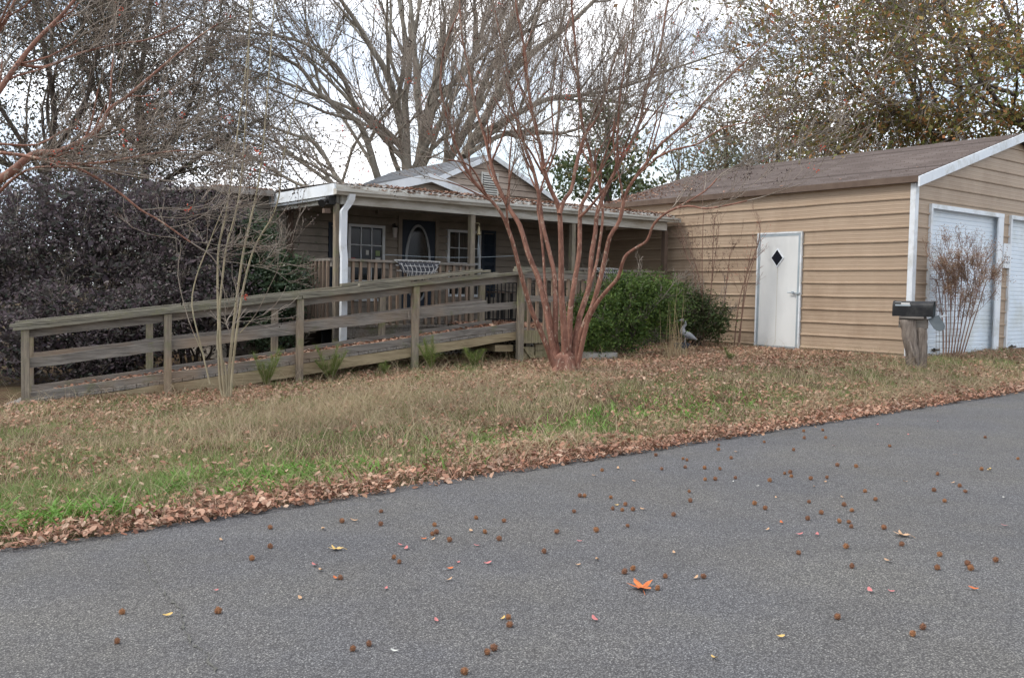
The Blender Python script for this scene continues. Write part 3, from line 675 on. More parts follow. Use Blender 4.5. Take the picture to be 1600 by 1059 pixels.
# ---- small things on the porch
t = Thing('wall_lantern', 'small dark coach lantern on the wall left of the oval-window front door', 'lantern', (9.0, HBW-.02, 2.6))
mb = MB(); mb.tube([(9.0, HBW-.02, 2.7), (9.0, HBW-.12, 2.72), (9.0, HBW-.12, 2.68)], .012, 6); mb.tube([(9.0, HBW-.12, 2.69), (9.0, HBW-.12, 2.64)], [.02, .07], 8); t.part('bracket', mb, M['iron'])
mb = MB(); mb.tube([(9.0, HBW-.12, 2.64), (9.0, HBW-.12, 2.46)], [.05, .035], 8); t.part('globe', mb, M['curtain'])
t = Thing('flood_light', 'twin outdoor flood lamp fixed under the porch eave beside the downspout', 'lamp', (6.5, PF+.1, 2.8))
mb = MB(); mb.box(6.5, 6.62, PF+.02, PF+.14, 2.76, 2.89); mb.tube([(6.5, PF+.08, 2.82), (6.42, PF+.02, 2.8), (6.36, PF-.02, 2.76)], [.03, .04, .065], 10); t.part('housing', mb, M['iron'])
mb = MB(); mb.box(6.42, 6.52, PF+.0, PF+.08, 2.62, 2.69); t.part('sensor', mb, M['brown'])
t = Thing('hanging_bell', 'small bronze bell with a wind chime hung beside the middle porch post', 'bell', (9.34, PF, 2.4))
mb = MB(); mb.tube([(9.25, PF+.03, 2.64), (9.34, PF+.03, 2.64), (9.36, PF+.03, 2.6)], .008, 6); mb.tube([(9.34, PF+.03, 2.6), (9.34, PF+.03, 2.56), (9.34, PF+.03, 2.5), (9.34, PF+.03, 2.46), (9.34, PF+.03, 2.44)], [.008, .022, .028, .038, .048], 12)
M['bronze'] = mat_plain('aged_bronze', (.2, .17, .1), (.33, .28, .17), 8, .5, .4); t.part('bell', mb, M['bronze'], smooth=True)
mb = MB(); mb.tube([(9.34, PF+.03, 2.44), (9.34, PF+.03, 2.2)], .004, 4)
for k in range(4): mb.tube([(9.325+k*.013, PF+.02+.02*(k % 2), 2.3-k*.02), (9.325+k*.013, PF+.02+.02*(k % 2), 2.06+k*.02)], .0045, 6)
t.part('chime', mb, M['galv'])
def basket(a0, a1, zt, zb_, v, label):
    t = Thing('wire_basket', label, 'basket', ((a0+a1)/2, v, zb_), group='wire window-box baskets on the porch rail')
    mb = MB(); n = 11
    for k in range(n):
        u = -1+2*k/(n-1); c = (a0+a1)/2; hw = (a1-a0)/2; sag = math.sqrt(max(0, 1-(abs(u)**2.6)))
        for s_ in (-1, 1):
            pts = [(c+u*hw, v, zt), (c+u*hw*(.93), v-.1*sag-.02, zt-(zt-zb_)*.5*max(sag, .15)), (c+(u*.75+s_*.05)*hw, v-.05, zt-(zt-zb_)*max(sag, .2))]; mb.tube(pts, .006, 4)
    mb.tube([(a0, v, zt), ((a0+a1)/2, v-.18, zt), (a1, v, zt)], .009, 5)
    for zz in (.3, .6): mb.tube([(a0+.08*zz, v, zt-(zt-zb_)*zz*.9), ((a0+a1)/2, v-.13, zt-(zt-zb_)*zz), (a1-.08*zz, v, zt-(zt-zb_)*zz*.9)], .006, 4)
    t.part('wire_frame', mb, M['wire'])
    mb = MB(); mb.prism([(a0+.04, zt-.02), (a0+.14, zt-(zt-zb_)*.6), ((a0+a1)/2, zb_+.02), (a1-.14, zt-(zt-zb_)*.6), (a1-.04, zt-.02)], 1, v-.045, v-.01)
    t.part('liner', mb, mat_plain('dark_liner', (.03, .035, .05), (.14, .14, .15), 26, .9, bd=.01))
basket(7.62, 8.5, 1.945, 1.64, PF-.06, 'wide wire window-box basket hung on the porch rail in front of the oval door')
basket(12.0, 12.6, 1.955, 1.7, PF-.06, 'narrow wire window-box basket on the porch rail behind the crape myrtle trunks')
t = Thing('iron_railing_panel', 'black iron railing panel between the porch rail and the landing', 'railing', (9.9, PF+.02, DK))
mb = MB(); mb.box(9.5, 10.75, PF+.03, PF+.05, 1.62, 1.64); mb.box(9.5, 10.75, PF+.03, PF+.05, .98, 1.0)
x = 9.52
while x < 10.75: mb.box(x-.007, x+.007, PF+.033, PF+.047, .9, 1.62); x += .085
mb.tube([(9.5, PF+.04, 1.55)]+[(9.5+k*.125, PF+.04, 1.55-.08*math.sin(k/10*math.pi)) for k in range(1, 10)]+[(10.75, PF+.04, 1.68)], .008, 5); t.part('bars', mb, M['iron'])
t = Thing('side_table', 'small dark side table on the porch below the navy shutter', 'table', (10.55, 14.0, DK))
mb = MB(); mb.box(10.35, 10.75, 13.85, 14.2, 1.45, 1.48); t.part('table_top', mb, M['brown'])
for dx, dy in ((.02, .02), (.34, .02), (.02, .3), (.34, .3)):
    mb = MB(); mb.box(10.35+dx, 10.39+dx, 13.85+dy, 13.89+dy, DK, 1.45); t.part('leg', mb, M['iron'])
def cord(label, pts, rr=.006):
    mb = MB(); mb.tube(pts, rr*.6, 5); o = top('cord', mb.mesh('cord', M['galv']), label, 'cord'); return o
P0 = W(7.5, PF+.05, 2.03); P1 = W(10.2, PF+.05, 2.12)
cord('thin white cord strung across the porch above the rail', [tuple(P0*(1-k/12)+P1*k/12-np.array([0, 0, .04*math.sin(k/12*math.pi)])) for k in range(13)])

# ================================================================ RAMP
A0 = atY(40, 632, 11.4); RA = math.atan(.46); RF = Frame(A0[0], A0[1], RA)
r = Thing('access_ramp', 'long weathered grey wooden access ramp with rails climbing to the porch', 'ramp', (0, 0, 0), RF)
ptop = lambda t: .878+.1262*t
dk = lambda t: -.005+.1358*t
RW = 1.08; RLEN = 6.62
def gzR(u, v):
    p = RF.w(u, v, 0); return float(gz(p.x, p.y))
nearT = [0, 1.65, 3.367, 5.04, 6.73]; farT = [0, 1.49, 3.22, 4.86, 6.53]
for v0, ts in ((-.045, nearT), (RW-.045, farT)):
    for tt in ts:
        mb = MB(); j = RNG.uniform(-.006, .006); zt = ptop(tt)
        mb.hexa([(tt-.045+j, v0, gzR(tt, v0)-.1), (tt+.045+j, v0, gzR(tt, v0)-.1), (tt+.045+j, v0+.09, gzR(tt, v0)-.1), (tt-.045+j, v0+.09, gzR(tt, v0)-.1),
                 (tt-.045, v0, zt), (tt+.045, v0, zt+.012), (tt+.045, v0+.09, zt+.012), (tt-.045, v0+.09, zt)])
        r.part('post', mb, M['wood_z'])
def board(name, x0, x1, y0, y1, f0, f1, mat, n=None):
    """sloping board between x0..x1; f0/f1 bottom and top height functions; a little warp"""
    mb = MB(); n = n or max(2, int((x1-x0)/.35)); rb = []; 
    w = [RNG.normal()*.004 for _ in range(n+1)]; w[0] = w[-1] = 0
    for i in range(n+1):
        x = x0+(x1-x0)*i/n; rb.append([(x, y0, f0(x)+w[i]), (x, y1, f0(x)+w[i]), (x, y1, f1(x)+w[i]), (x, y0, f1(x)+w[i])])
    vs = [v for q in rb for v in q]; fs = [(i*4+k, i*4+(k+1) % 4, (i+1)*4+(k+1) % 4, (i+1)*4+k) for i in range(n) for k in range(4)]+[(3, 2, 1, 0), (n*4, n*4+1, n*4+2, n*4+3)]
    mb.add(vs, fs); return r.part(name, mb, mat)
for side in (0, 1):
    s0 = 0 if side == 0 else RW
    sgn = 1 if side == 0 else -1
    y = lambda q0, q1: (min(s0+sgn*q0, s0+sgn*q1), max(s0+sgn*q0, s0+sgn*q1))
    # stacked cap boards in staggered lengths
    a_, b_ = y(-.07, .075)
    board('cap_board', -.13, 3.38, a_, b_, lambda t: ptop(t)+.012, lambda t: ptop(t)+.05, M['cap']); board('cap_board', 3.39, 6.80, a_, b_, lambda t: ptop(t)+.014, lambda t: ptop(t)+.053, M['cap'])
    a_, b_ = y(-.04, .1)
    board('cap_board', -.17, 1.9, a_, b_, lambda t: ptop(t)+.055, lambda t: ptop(t)+.092, M['cap']); board('cap_board', 1.93, 4.95, a_, b_, lambda t: ptop(t)+.058, lambda t: ptop(t)+.097, M['cap'])
    a_, b_ = y(-.05, .09); board('cap_board', 4.2, 6.2 if side == 0 else 6.5, a_, b_, lambda t: ptop(t)+.1, lambda t: ptop(t)+.135, M['cap'])
    a_, b_ = y(.047, .085)
    board('top_rail', -.04, 3.4, a_, b_, lambda t: ptop(t)-.095, lambda t: ptop(t)+.01, M['wood_x']); board('top_rail', 3.405, 6.7, a_, b_, lambda t: ptop(t)-.09, lambda t: ptop(t)+.01, M['wood_x'])
    if side == 0:
        board('mid_rail', .046, 3.36, a_, b_, lambda t: ptop(t)-.475, lambda t: ptop(t)-.35, M['wood_x']); a2, b2 = y(.088, .125)
        board('mid_rail', 3.1, 6.2, a2, b2, lambda t: ptop(t)-.465, lambda t: ptop(t)-.325, M['wood_x']); board('mid_rail', 4.95, 6.69, a_, b_, lambda t: ptop(t)-.47-.02*(t-5), lambda t: ptop(t)-.35-.03*(t-5), M['wood_x'])
    else:
        board('mid_rail', .046, 3.3, a_, b_, lambda t: ptop(t)-.475, lambda t: ptop(t)-.35, M['wood_x']); board('mid_rail', 3.31, 6.5, a_, b_, lambda t: ptop(t)-.475, lambda t: ptop(t)-.35, M['wood_x'])
    a_, b_ = y(.047, .085)
    board('kerb_board', .02, 3.36, a_, b_, lambda t: dk(t)+.012, lambda t: dk(t)+.1, M['wood_x']); board('kerb_board', 3.37, 6.69, a_, b_, lambda t: dk(t)+.014, lambda t: dk(t)+.105, M['wood_x'])
    board('skirt_board', -.35, 3.36, a_, b_, lambda t: dk(t)-.25+.012*t, lambda t: dk(t)-.045, M['skirt']); board('skirt_board', 3.365, 6.69, a_, b_, lambda t: dk(t)-.245+.012*t, lambda t: dk(t)-.045, M['skirt'])
mb = MB(); x = -.4
while x < RLEN:
    mb.sbox(x, x+.133, .05, RW-.05, dk(x)-.038, dk(x), dk(x+.133)-.038, dk(x+.133)); x += .14
r.part('deck', mb, M['wood_y'])
mb = MB(); mb.box(RLEN-.25, RLEN+.05, .12, RW, dk(RLEN)-.34, dk(RLEN)-.24); r.part('cross_beam', mb, M['skirt'])
# landing between ramp and porch
ld = Thing('wooden_landing', 'mossy square wooden landing joining the ramp top to the porch', 'landing', (8.75, 11.3, .35))
mb = MB(); x = 8.72; 
while x < 10.3:
    vs0 = 11.28; mb.box(x, x+.138, vs0, PF-.03, DK-.035, DK); x += .144
ld.part('deck', mb, M['wood_y'])
M['mossy'] = mat_wood('mossy_plank', 'z', dark=(.1, .085, .05), light=(.36, .31, .2), moss=(.2, .19, .09), mossamt=.5)
mb = MB(); x = 8.9
while x < 10.2: mb.box(x, x+.17, 11.24, 11.265, DK-.22, DK-.02); x += .176
ld.part('skirt_board', mb, M['mossy'])
mb = MB()
for k, (x0, x1, z0, z1) in enumerate(((8.95, 9.2, .38, .62), (9.22, 9.6, .56, .66), (9.22, 9.6, .4, .55), (9.62, 9.9, .38, .62), (9.92, 10.25, .4, .64))): mb.box(x0, x1, 11.32, 11.36, z0, z1)
mb.hexa([(8.95, 11.29, .62), (9.06, 11.29, .62), (9.06, 11.318, .62), (8.95, 11.318, .62), (9.2, 11.29, .33), (9.31, 11.29, .33), (9.31, 11.318, .33), (9.2, 11.318, .33)])
ld.part('brace_boards', mb, M['mossy'])
for a, bq in ((10.3, 11.26), (10.3, 12.9)):
    mb = MB(); mb.box(a-.045, a+.045, bq-.045, bq+.045, .3, 1.78); ld.part('post', mb, M['wood_z'])
mb = MB(); mb.box(8.75, 10.36, 11.19, 11.33, 1.785, 1.825); mb.box(8.78, 9.7, 11.2, 11.34, 1.827, 1.865); rl = ld.part('rail_cap', mb, M['cap'])
mb = MB(); mb.box(8.87, 10.25, 11.2, 11.235, 1.69, 1.78); mb.box(8.87, 10.25, 11.2, 11.235, 1.33, 1.42); ld.part('rail', mb, M['wood_x'])
mb = MB(); x = 9.0
while x < 10.25: mb.box(x, x+.045, 11.24, 11.275, DK-.02, 1.7); x += .16
ld.part('pickets', mb, M['picket'])
mb = MB(); mb.box(10.27, 10.33, 11.3, 12.85, 1.68, 1.78); mb.box(10.27, 10.33, 11.3, 12.85, 1.3, 1.4); ld.part('side_rail', mb, M['wood_y'])
t = Thing('concrete_step', 'pale concrete block step on the ground just right of the crape myrtle base', 'step', (10.05, 11.0, .4))
mb = MB(); z = float(gz_ab(10.1, 10.9)); mb.hexa([(9.85, 10.75, z-.1), (10.45, 10.72, z-.1), (10.48, 11.0, z-.1), (9.88, 11.02, z-.1), (9.86, 10.76, z+.12), (10.44, 10.73, z+.12), (10.47, 10.99, z+.13), (9.89, 11.01, z+.13)]); t.part('block', mb, M['concrete'])

# ================================================================ MAILBOX
MX, MY = 5.92, 13.6; MZ = float(gz(MX, MY)); MF = Frame(MX, MY, math.radians(-36))
t = Thing('mailbox', 'black metal mailbox with its door hanging open on a split driftwood post', 'mailbox', (0, 0, MZ), MF)
M['mailbox'] = mat_plain('scuffed_black_metal', (.007, .0075, .009), (.014, .015, .017), 5, .35, dirt=(.045, .045, .043), dscale=6)
M['mailin'] = mat_plain('grey_inner_metal', (.07, .085, .09), (.11, .125, .13), 5, .5)
zb_ = H+.0-.005+(470.5-495)/F*13.6+0.01; w, hh = .085, .225; LL = .56
def arch(w, hh, n=10): 
    r_ = w; return [(-w, 0), (w, 0)]+[(w*math.cos(math.pi*k/n), hh-r_+r_*math.sin(math.pi*k/n)) for k in range(n+1)]
a1 = arch(w, hh); a2 = arch(w-.006, hh-.012); mb = MB(); x0, x1 = -.32, LL-.32
mb.sheet([(x0, p[0], zb_+p[1]) for p in a1+a1[:1]], [(x1, p[0], zb_+p[1]) for p in a1+a1[:1]]); mb.sheet([(x1, p[0], zb_+p[1]) for p in a1+a1[:1]], [(x1, p[0]*.93, zb_+.006+p[1]*.95) for p in a1+a1[:1]])
mb.add([(x0, p[0], zb_+p[1]) for p in a1], [tuple(range(len(a1)-1, -1, -1))])
for xx in (x0, x1-.03): mb.sheet([(xx, p[0]*1.05, zb_+p[1]*1.03-.002) for p in a1+a1[:1]], [(xx+.03, p[0]*1.05, zb_+p[1]*1.03-.002) for p in a1+a1[:1]])
bx = t.part('box', mb, M['mailbox'])
mb = MB(); mb.sheet([(x0+.02, p[0]*.93, zb_+.006+p[1]*.95) for p in a1+a1[:1]], [(x1-.001, p[0]*.93, zb_+.006+p[1]*.95) for p in a1+a1[:1]]); mb.add([(x0+.021, p[0]*.93, zb_+.006+p[1]*.95) for p in a1], [tuple(range(len(a1)))])
t.part('inner_sheet', mb, M['mailin'])
# open door hanging forward and down
mb = MB(); D = []; lv = Vector((.50, -.14, -.72)).normalized(); wv = Vector((.62, .62, .28)); wv = (wv-lv*wv.dot(lv)).normalized(); nv = lv.cross(wv)
for p in a1:
    q = Vector((x1-.01, 0, zb_-.0))+lv*(p[1]*1.05)+wv*(p[0]*1.05); D.append(tuple(q))
D2 = [tuple(Vector(v)-nv*.008) for v in D]; n_ = len(D)
mb.add(D+D2, [tuple(range(n_)), tuple(range(2*n_-1, n_-1, -1))]+[(i, (i+1) % n_, n_+(i+1) % n_, n_+i) for i in range(n_)]); t.part('door', mb, M['mailin'])
mb = MB(); mb.box(-.2, -.08, -.088, -.0865, zb_+.17, zb_+.2); mb.box(-.29, -.2, -.07, -.068, zb_+.205, zb_+.21); t.part('address_strip', mb, M['paper'])
mb = MB(); mb.box(-.28, -.07, -.0912, -.0895, zb_+.15, zb_+.172); t.part('number_label', mb, M['galv'])
mb = MB(); mb.hexa([(x1-.05, .1, zb_-.02), (x1+.1, .1, zb_+.0), (x1+.1, .11, zb_+.0), (x1-.05, .11, zb_-.02), (x1-.05, .1, zb_+.01), (x1+.17, .1, zb_+.035), (x1+.17, .11, zb_+.035), (x1-.05, .11, zb_+.01)]); mb.box(x1-.02, x1+.02, .1, .112, zb_-.16, zb_+.0); t.part('flag', mb, M['white'])
mb = MB(); mb.box(-.22, .12, -.1, .1, zb_-.03, zb_-.002); mb.box(-.24, .16, -.02, .02, zb_-.17, zb_-.031); t.part('shelf', mb, M['wood_x'])
# driftwood post: irregular tapered, split
M['drift'] = mat_wood('driftwood', 'z', dark=(.05, .037, .03), light=(.33, .28, .235), mossamt=.72, warm=(.22, .15, .1))
def rough_post(mb, base, topp, rads, n=12, seed=1):
    rr = np.random.default_rng(seed); K = 14; off = rr.normal(size=(n,))*.18
    for i in range(K+1):
        t_ = i/K; c = np.array(base)*(1-t_)+np.array(topp)*t_; r_ = np.interp(t_, [0, .15, .5, .8, 1], rads)
        off = off*.85+rr.normal(size=(n,))*.08
        for k in range(n):
            a = 2*math.pi*k/n+.35*t_; q = r_*(1+off[k]+.22*math.cos(3*a+1)); mb.v.append((c[0]+q*math.cos(a), c[1]+q*math.sin(a)*.8, c[2]))
    s0 = len(mb.v)-(K+1)*n
    for i in range(K):
        for k in range(n): mb.f.append((s0+i*n+k, s0+i*n+(k+1) % n, s0+(i+1)*n+(k+1) % n, s0+(i+1)*n+k)); mb.m.append(0)
    mb.f.append(tuple(s0+K*n+k for k in range(n))); mb.m.append(0)
mb = MB(); rough_post(mb, (.0, -.02, MZ-.1), (-.12, -.02, zb_-.05), [.07, .075, .085, .09, .095], seed=4); t.part('post', mb, M['drift'], smooth=True)
mb = MB(); rough_post(mb, (.1, .04, MZ-.1), (.07, .02, zb_-.16), [.045, .05, .06, .065, .06], seed=9); mb.tube([(-.06, -.11, zb_-.35), (-.01, -.13, zb_-.5), (.05, -.12, MZ+.1)], [.014, .018, .012], 6); t.part('side_trunk', mb, M['drift'], smooth=True)

# wire panel in front of the roll door
t = Thing('wire_fence_section', 'rusty grid of wire mesh leaning before the left roll door', 'wire mesh', (14.85, 7.55, .45))
mb = MB()
for k in range(9): mb.tube([(14.5+k*.1, 7.6, .42), (14.5+k*.1, 7.66, 1.95)], .0035, 4)
for k in range(15): mb.tube([(14.5, 7.6+k*.004, .5+k*.1), (15.3, 7.6+k*.004, .5+k*.1)], .0035, 4)
t.part('mesh_grid', mb, M['brown'])
# garden heron
HFr = Frame(3.1, 16.55, math.radians(160)); hz = float(gz(3.1, 16.55))
t = Thing('heron_statue', 'small pale grey garden heron statue beside a dark blue bowl near the dark shrub', 'statue', (0, 0, hz), HFr)
M['statue'] = mat_plain('pale_stone', (.22, .23, .25), (.40, .40, .41), 9, .8, dirt=(.12, .12, .12))
mb = MB(); mb.tube([(-.2, 0, hz+.22), (-.1, 0, hz+.27), (0, 0, hz+.31), (.06, 0, hz+.36), (.05, 0, hz+.43), (.01, 0, hz+.48), (.02, 0, hz+.54), (.06, 0, hz+.56), (.1, 0, hz+.555), (.2, 0, hz+.54)], [.01, .05, .07, .055, .03, .024, .022, .03, .022, .004], 10)
t.part('body', mb, M['statue'], smooth=True)
for dy in (-.03, .03):
    mb = MB(); mb.tube([(0, dy, hz+.28), (.01, dy, hz+.15), (0, dy, hz)], .009, 6); t.part('leg', mb, M['statue'])
mb = MB(); mb.tube([(.05, .12, hz), (.05, .12, hz+.04), (.05, .12, hz+.15), (.05, .12, hz+.16), (.05, .12, hz+.1)], [.09, .1, .16, .145, .1], 14); tb = Thing('glazed_bowl', 'dark blue glazed bowl on the ground beside the heron statue', 'bowl', (.05, .12, hz), HFr)
tb.part('bowl', mb, M['navy'], smooth=True)

# ================================================================ TREES AND SHRUBS
M['crape_bark'] = mat_bark('crape_myrtle_bark', (.12, .052, .036), (.27, .135, .095), (.38, .28, .21), 8, (1.5, 1.5, .7), .58, .006)
M['crape_twig'] = mat_bark('crape_myrtle_twig', (.17, .135, .11), (.33, .28, .23), (.22, .15, .11), 3, (1, 1, 1), .6)
M['grey_bark'] = mat_bark('grey_bark', (.13, .11, .085), (.29, .26, .21), (.33, .31, .26), 3, (1, 1, .4), .6, .02)
M['grey_twig'] = mat_bark('grey_twig', (.13, .105, .085), (.25, .215, .18), (.28, .25, .2), 2, (1, 1, 1), .6)
M['dark_bark'] = mat_bark('dark_bark', (.045, .035, .03), (.1, .08, .065), (.14, .12, .1), 3, (1, 1, .5), .6, .02)
M['sap_bark'] = mat_bark('sapling_bark', (.22, .18, .115), (.36, .31, .21), (.24, .23, .15), 5, (2, 2, .5), .55, .002)
M['pod'] = mat_leaf('seed_pods', [(.05, .035, .03), (.09, .06, .05)], trans=0)
M['redleaf'] = mat_leaf('red_leaves', [(.55, .07, .04), (.65, .14, .07), (.45, .05, .06)], trans=.3)
M['oakleaf'] = mat_leaf('oak_leaves', [(.17, .21, .06), (.23, .24, .07), (.42, .22, .08), (.15, .19, .06), (.34, .25, .08), (.18, .19, .07), (.5, .2, .08), (.16, .17, .08)], nscale=.5)
M['duskleaf'] = mat_leaf('dusky_leaves', [(.11, .09, .08), (.15, .12, .10), (.10, .11, .065), (.2, .14, .11), (.12, .135, .075)], nscale=.6)
M['purpleleaf'] = mat_leaf('purple_leaves', [(.10, .07, .085), (.16, .12, .13), (.06, .08, .055), (.21, .17, .17), (.08, .06, .075), (.13, .13, .11)], nscale=1.6, var=.45)
M['hollyleaf'] = mat_leaf('holly_leaves', [(.04, .075, .035), (.06, .10, .045), (.09, .12, .06), (.035, .06, .035)], nscale=1.5, rough=.4, spec=.5)
M['magleaf'] = mat_leaf('magnolia_leaves', [(.07, .11, .04), (.11, .16, .06), (.16, .2, .09), (.2, .18, .08)], nscale=.5, rough=.35, spec=.5)
M['paleleaf'] = mat_leaf('pale_olive_leaves', [(.16, .17, .1), (.2, .2, .13), (.14, .15, .09), (.26, .17, .1)], nscale=.5)
M['bushleaf'] = mat_leaf('bright_bush_leaves', [(.065, .12, .028), (.10, .17, .035), (.16, .23, .05), (.05, .085, .028), (.085, .14, .033)], nscale=2)
M['bushdark'] = mat_leaf('dark_bush_leaves', [(.04, .07, .025), (.06, .09, .03), (.09, .12, .04), (.12, .09, .06)], nscale=2)
M['rustleaf'] = mat_leaf('rust_sprays', [(.40, .25, .17), (.32, .18, .12), (.46, .33, .23), (.34, .26, .16)], nscale=2)
M['pine'] = mat_leaf('feathery_weed', [(.14, .22, .05), (.2, .27, .07), (.30, .31, .11)], nscale=3)
M['reed'] = mat_leaf('dry_reed', [(.42, .31, .18), (.5, .39, .24), (.34, .25, .14)], nscale=2)

# --- main crape myrtle
T = Tree(11); bx_ = gpt(881, 584); crape = empty('crape_myrtle_tree', bx_, 'bare multi-stemmed crape myrtle with smooth cinnamon bark in the middle of the lawn', 'tree')
YC = bx_[1]
par = dict(L=1.35, lr=.66, rr=.6, ang=31, n=[0, 4, 3, 3], wig=.09, up=.035, lev=4, rmin=.0022, r=.016, lift=.15, minz=.12)
stems = [
 ([(868, 578), (857, 548), (843, 513), (832, 489), (820, 450), (811, 418), (800, 375), (784, 335), (760, 305), (737, 278), (716, 236), (700, 190), (688, 140)], -.1, -1.0, 5.2, 1.8),
 ([(873, 578), (866, 550), (858, 510), (852, 478), (842, 437), (826, 398), (812, 352), (795, 325), (777, 288), (767, 255), (758, 215), (742, 165), (735, 120), (722, 60)], 0, .7, 6.5, 1.8),
 ([(876, 578), (868, 530), (868, 480), (866, 430), (858, 392), (848, 350), (841, 300), (832, 262), (822, 235), (812, 205), (800, 160), (790, 95), (778, 40)], .1, 1.2, 5, 1.6),
 ([(884, 580), (882, 532), (880, 495), (877, 457), (877, 410), (876, 365), (873, 325), (860, 295), (850, 265), (846, 235), (836, 195), (826, 140), (820, 80), (808, 20)], -.05, -.5, 6.5, 1.8),
 ([(886, 580), (890, 532), (891, 485), (898, 438), (905, 395), (906, 350), (908, 322), (920, 300), (926, 275), (922, 240), (910, 195), (905, 140), (900, 80), (893, 10)], .05, .6, 5.5, 1.7),
 ([(893, 578), (903, 508), (911, 478), (921, 445), (924, 400), (930, 365), (934, 330), (950, 290), (970, 252), (985, 225), (1000, 190), (1010, 140), (1030, 85), (1040, 20)], .1, 1.3, 5.6, 1.8),
 ([(898, 578), (905, 530), (915, 502), (926, 478), (936, 443), (945, 405), (953, 370), (968, 345), (977, 305), (993, 277), (1018, 245), (1036, 222), (1075, 190), (1100, 160), (1150, 110)], 0, -.9, 5.8, 1.5),
 ([(902, 575), (917, 506), (932, 475), (950, 452), (966, 433), (976, 402), (993, 388), (1011, 376), (1022, 350), (1046, 330), (1075, 322), (1105, 326), (1150, 318)], -.2, -1.6, 4.4, 1.3),
 ([(880, 575), (862, 500), (853, 460), (849, 400), (844, 352), (840, 320), (850, 280), (868, 235), (872, 190), (878, 120), (885, 50)], .3, 1.5, 2.8, 1.2),
 ([(896, 575), (898, 520), (915, 465), (930, 420), (937, 380), (942, 335), (938, 295), (930, 250), (955, 205), (975, 160), (985, 90), (990, 20)], .25, 1.0, 3.2, 1.2)]
for px, d0, d1, r0, r1 in stems:
    o_, R_ = pxstem(px, YC+d0*.3, YC+d1, r0, r1, T)
    # real spread: push the lateral sway into depth too
    low = px[-1][1] > 300; T.addstem(o_, R_, dict(par, L=.7, n=[0, 2, 2, 2]) if low else par, first=.75 if low else .52, nch=4 if low else 8)
# forks of the central stem
for px, d0, d1, r0, r1 in (([(874, 335), (882, 312), (893, 296), (899, 262), (906, 235), (915, 210), (935, 180), (950, 130)], -.3, .3, 4, 1.6), ([(1020, 250), (1050, 235), (1090, 225), (1130, 200), (1180, 190)], -.8, -1.3, 2.2, 1), ([(1046, 330), (1100, 300), (1130, 270), (1170, 250)], -1.2, -1.0, 1.5, .9),
        ([(760, 305), (735, 260), (700, 250), (665, 245)], -.8, -1.6, 1.8, .9), ([(905, 340), (925, 320), (960, 270), (965, 215), (968, 160), (975, 110)], .2, -.3, 2.8, 1.2), ([(850, 265), (865, 225), (862, 160), (870, 90)], -.4, .4, 2, 1), ([(767, 255), (790, 200), (800, 150), (830, 90)], .5, -.2, 1.8, 1)):
    o_, R_ = pxstem(px, YC+d0, YC+d1, r0, r1, T); T.addstem(o_, R_, dict(par, L=1.0), first=.3, nch=5)
tips = np.array([t[0] for t in T.tips]); rng = T.rng
sel = tips[rng.random(len(tips)) < .12]; pods = (sel[:, None, :]+rng.normal(size=(len(sel), 9, 3))*.035).reshape(-1, 3); Vp, Fp = rquads(pods, .022, rng, .8)
hi = tips[(rng.random(len(tips)) < .006)]; rl = (hi[:, None, :]+rng.normal(size=(len(hi), 9, 3))*.035).reshape(-1, 3); Vr, Fr = rquads(rl, .034, rng, .5)
# root flare
mbx = MB(); 
T.wood('crape', [M['crape_bark'], M['crape_twig']], crape, .0085, extra=[(Vp, Fp, M['pod']), (Vr, Fr, M['redleaf'])])
fl = MB(); rr_ = np.random.default_rng(5); n_ = 26
for i, (zz, rad) in enumerate(((-.1, .27), (.0, .225), (.04, .195), (.1, .178), (.18, .16), (.26, .12), (.32, .04))):
    for k in range(n_):
        a = 2*math.pi*k/n_; q = rad*(1+.14*math.cos(5*a+zz*3)+.07*math.cos(9*a+1)); fl.v.append((q*math.cos(a)+.02, q*math.sin(a)*.85, zz))
for i in range(6):
    for k in range(n_): fl.f.append((i*n_+k, i*n_+(k+1) % n_, (i+1)*n_+(k+1) % n_, (i+1)*n_+k)); fl.m.append(0)
child('root_flare', fl.mesh('root_flare', M['crape_bark'], smooth=True), crape)

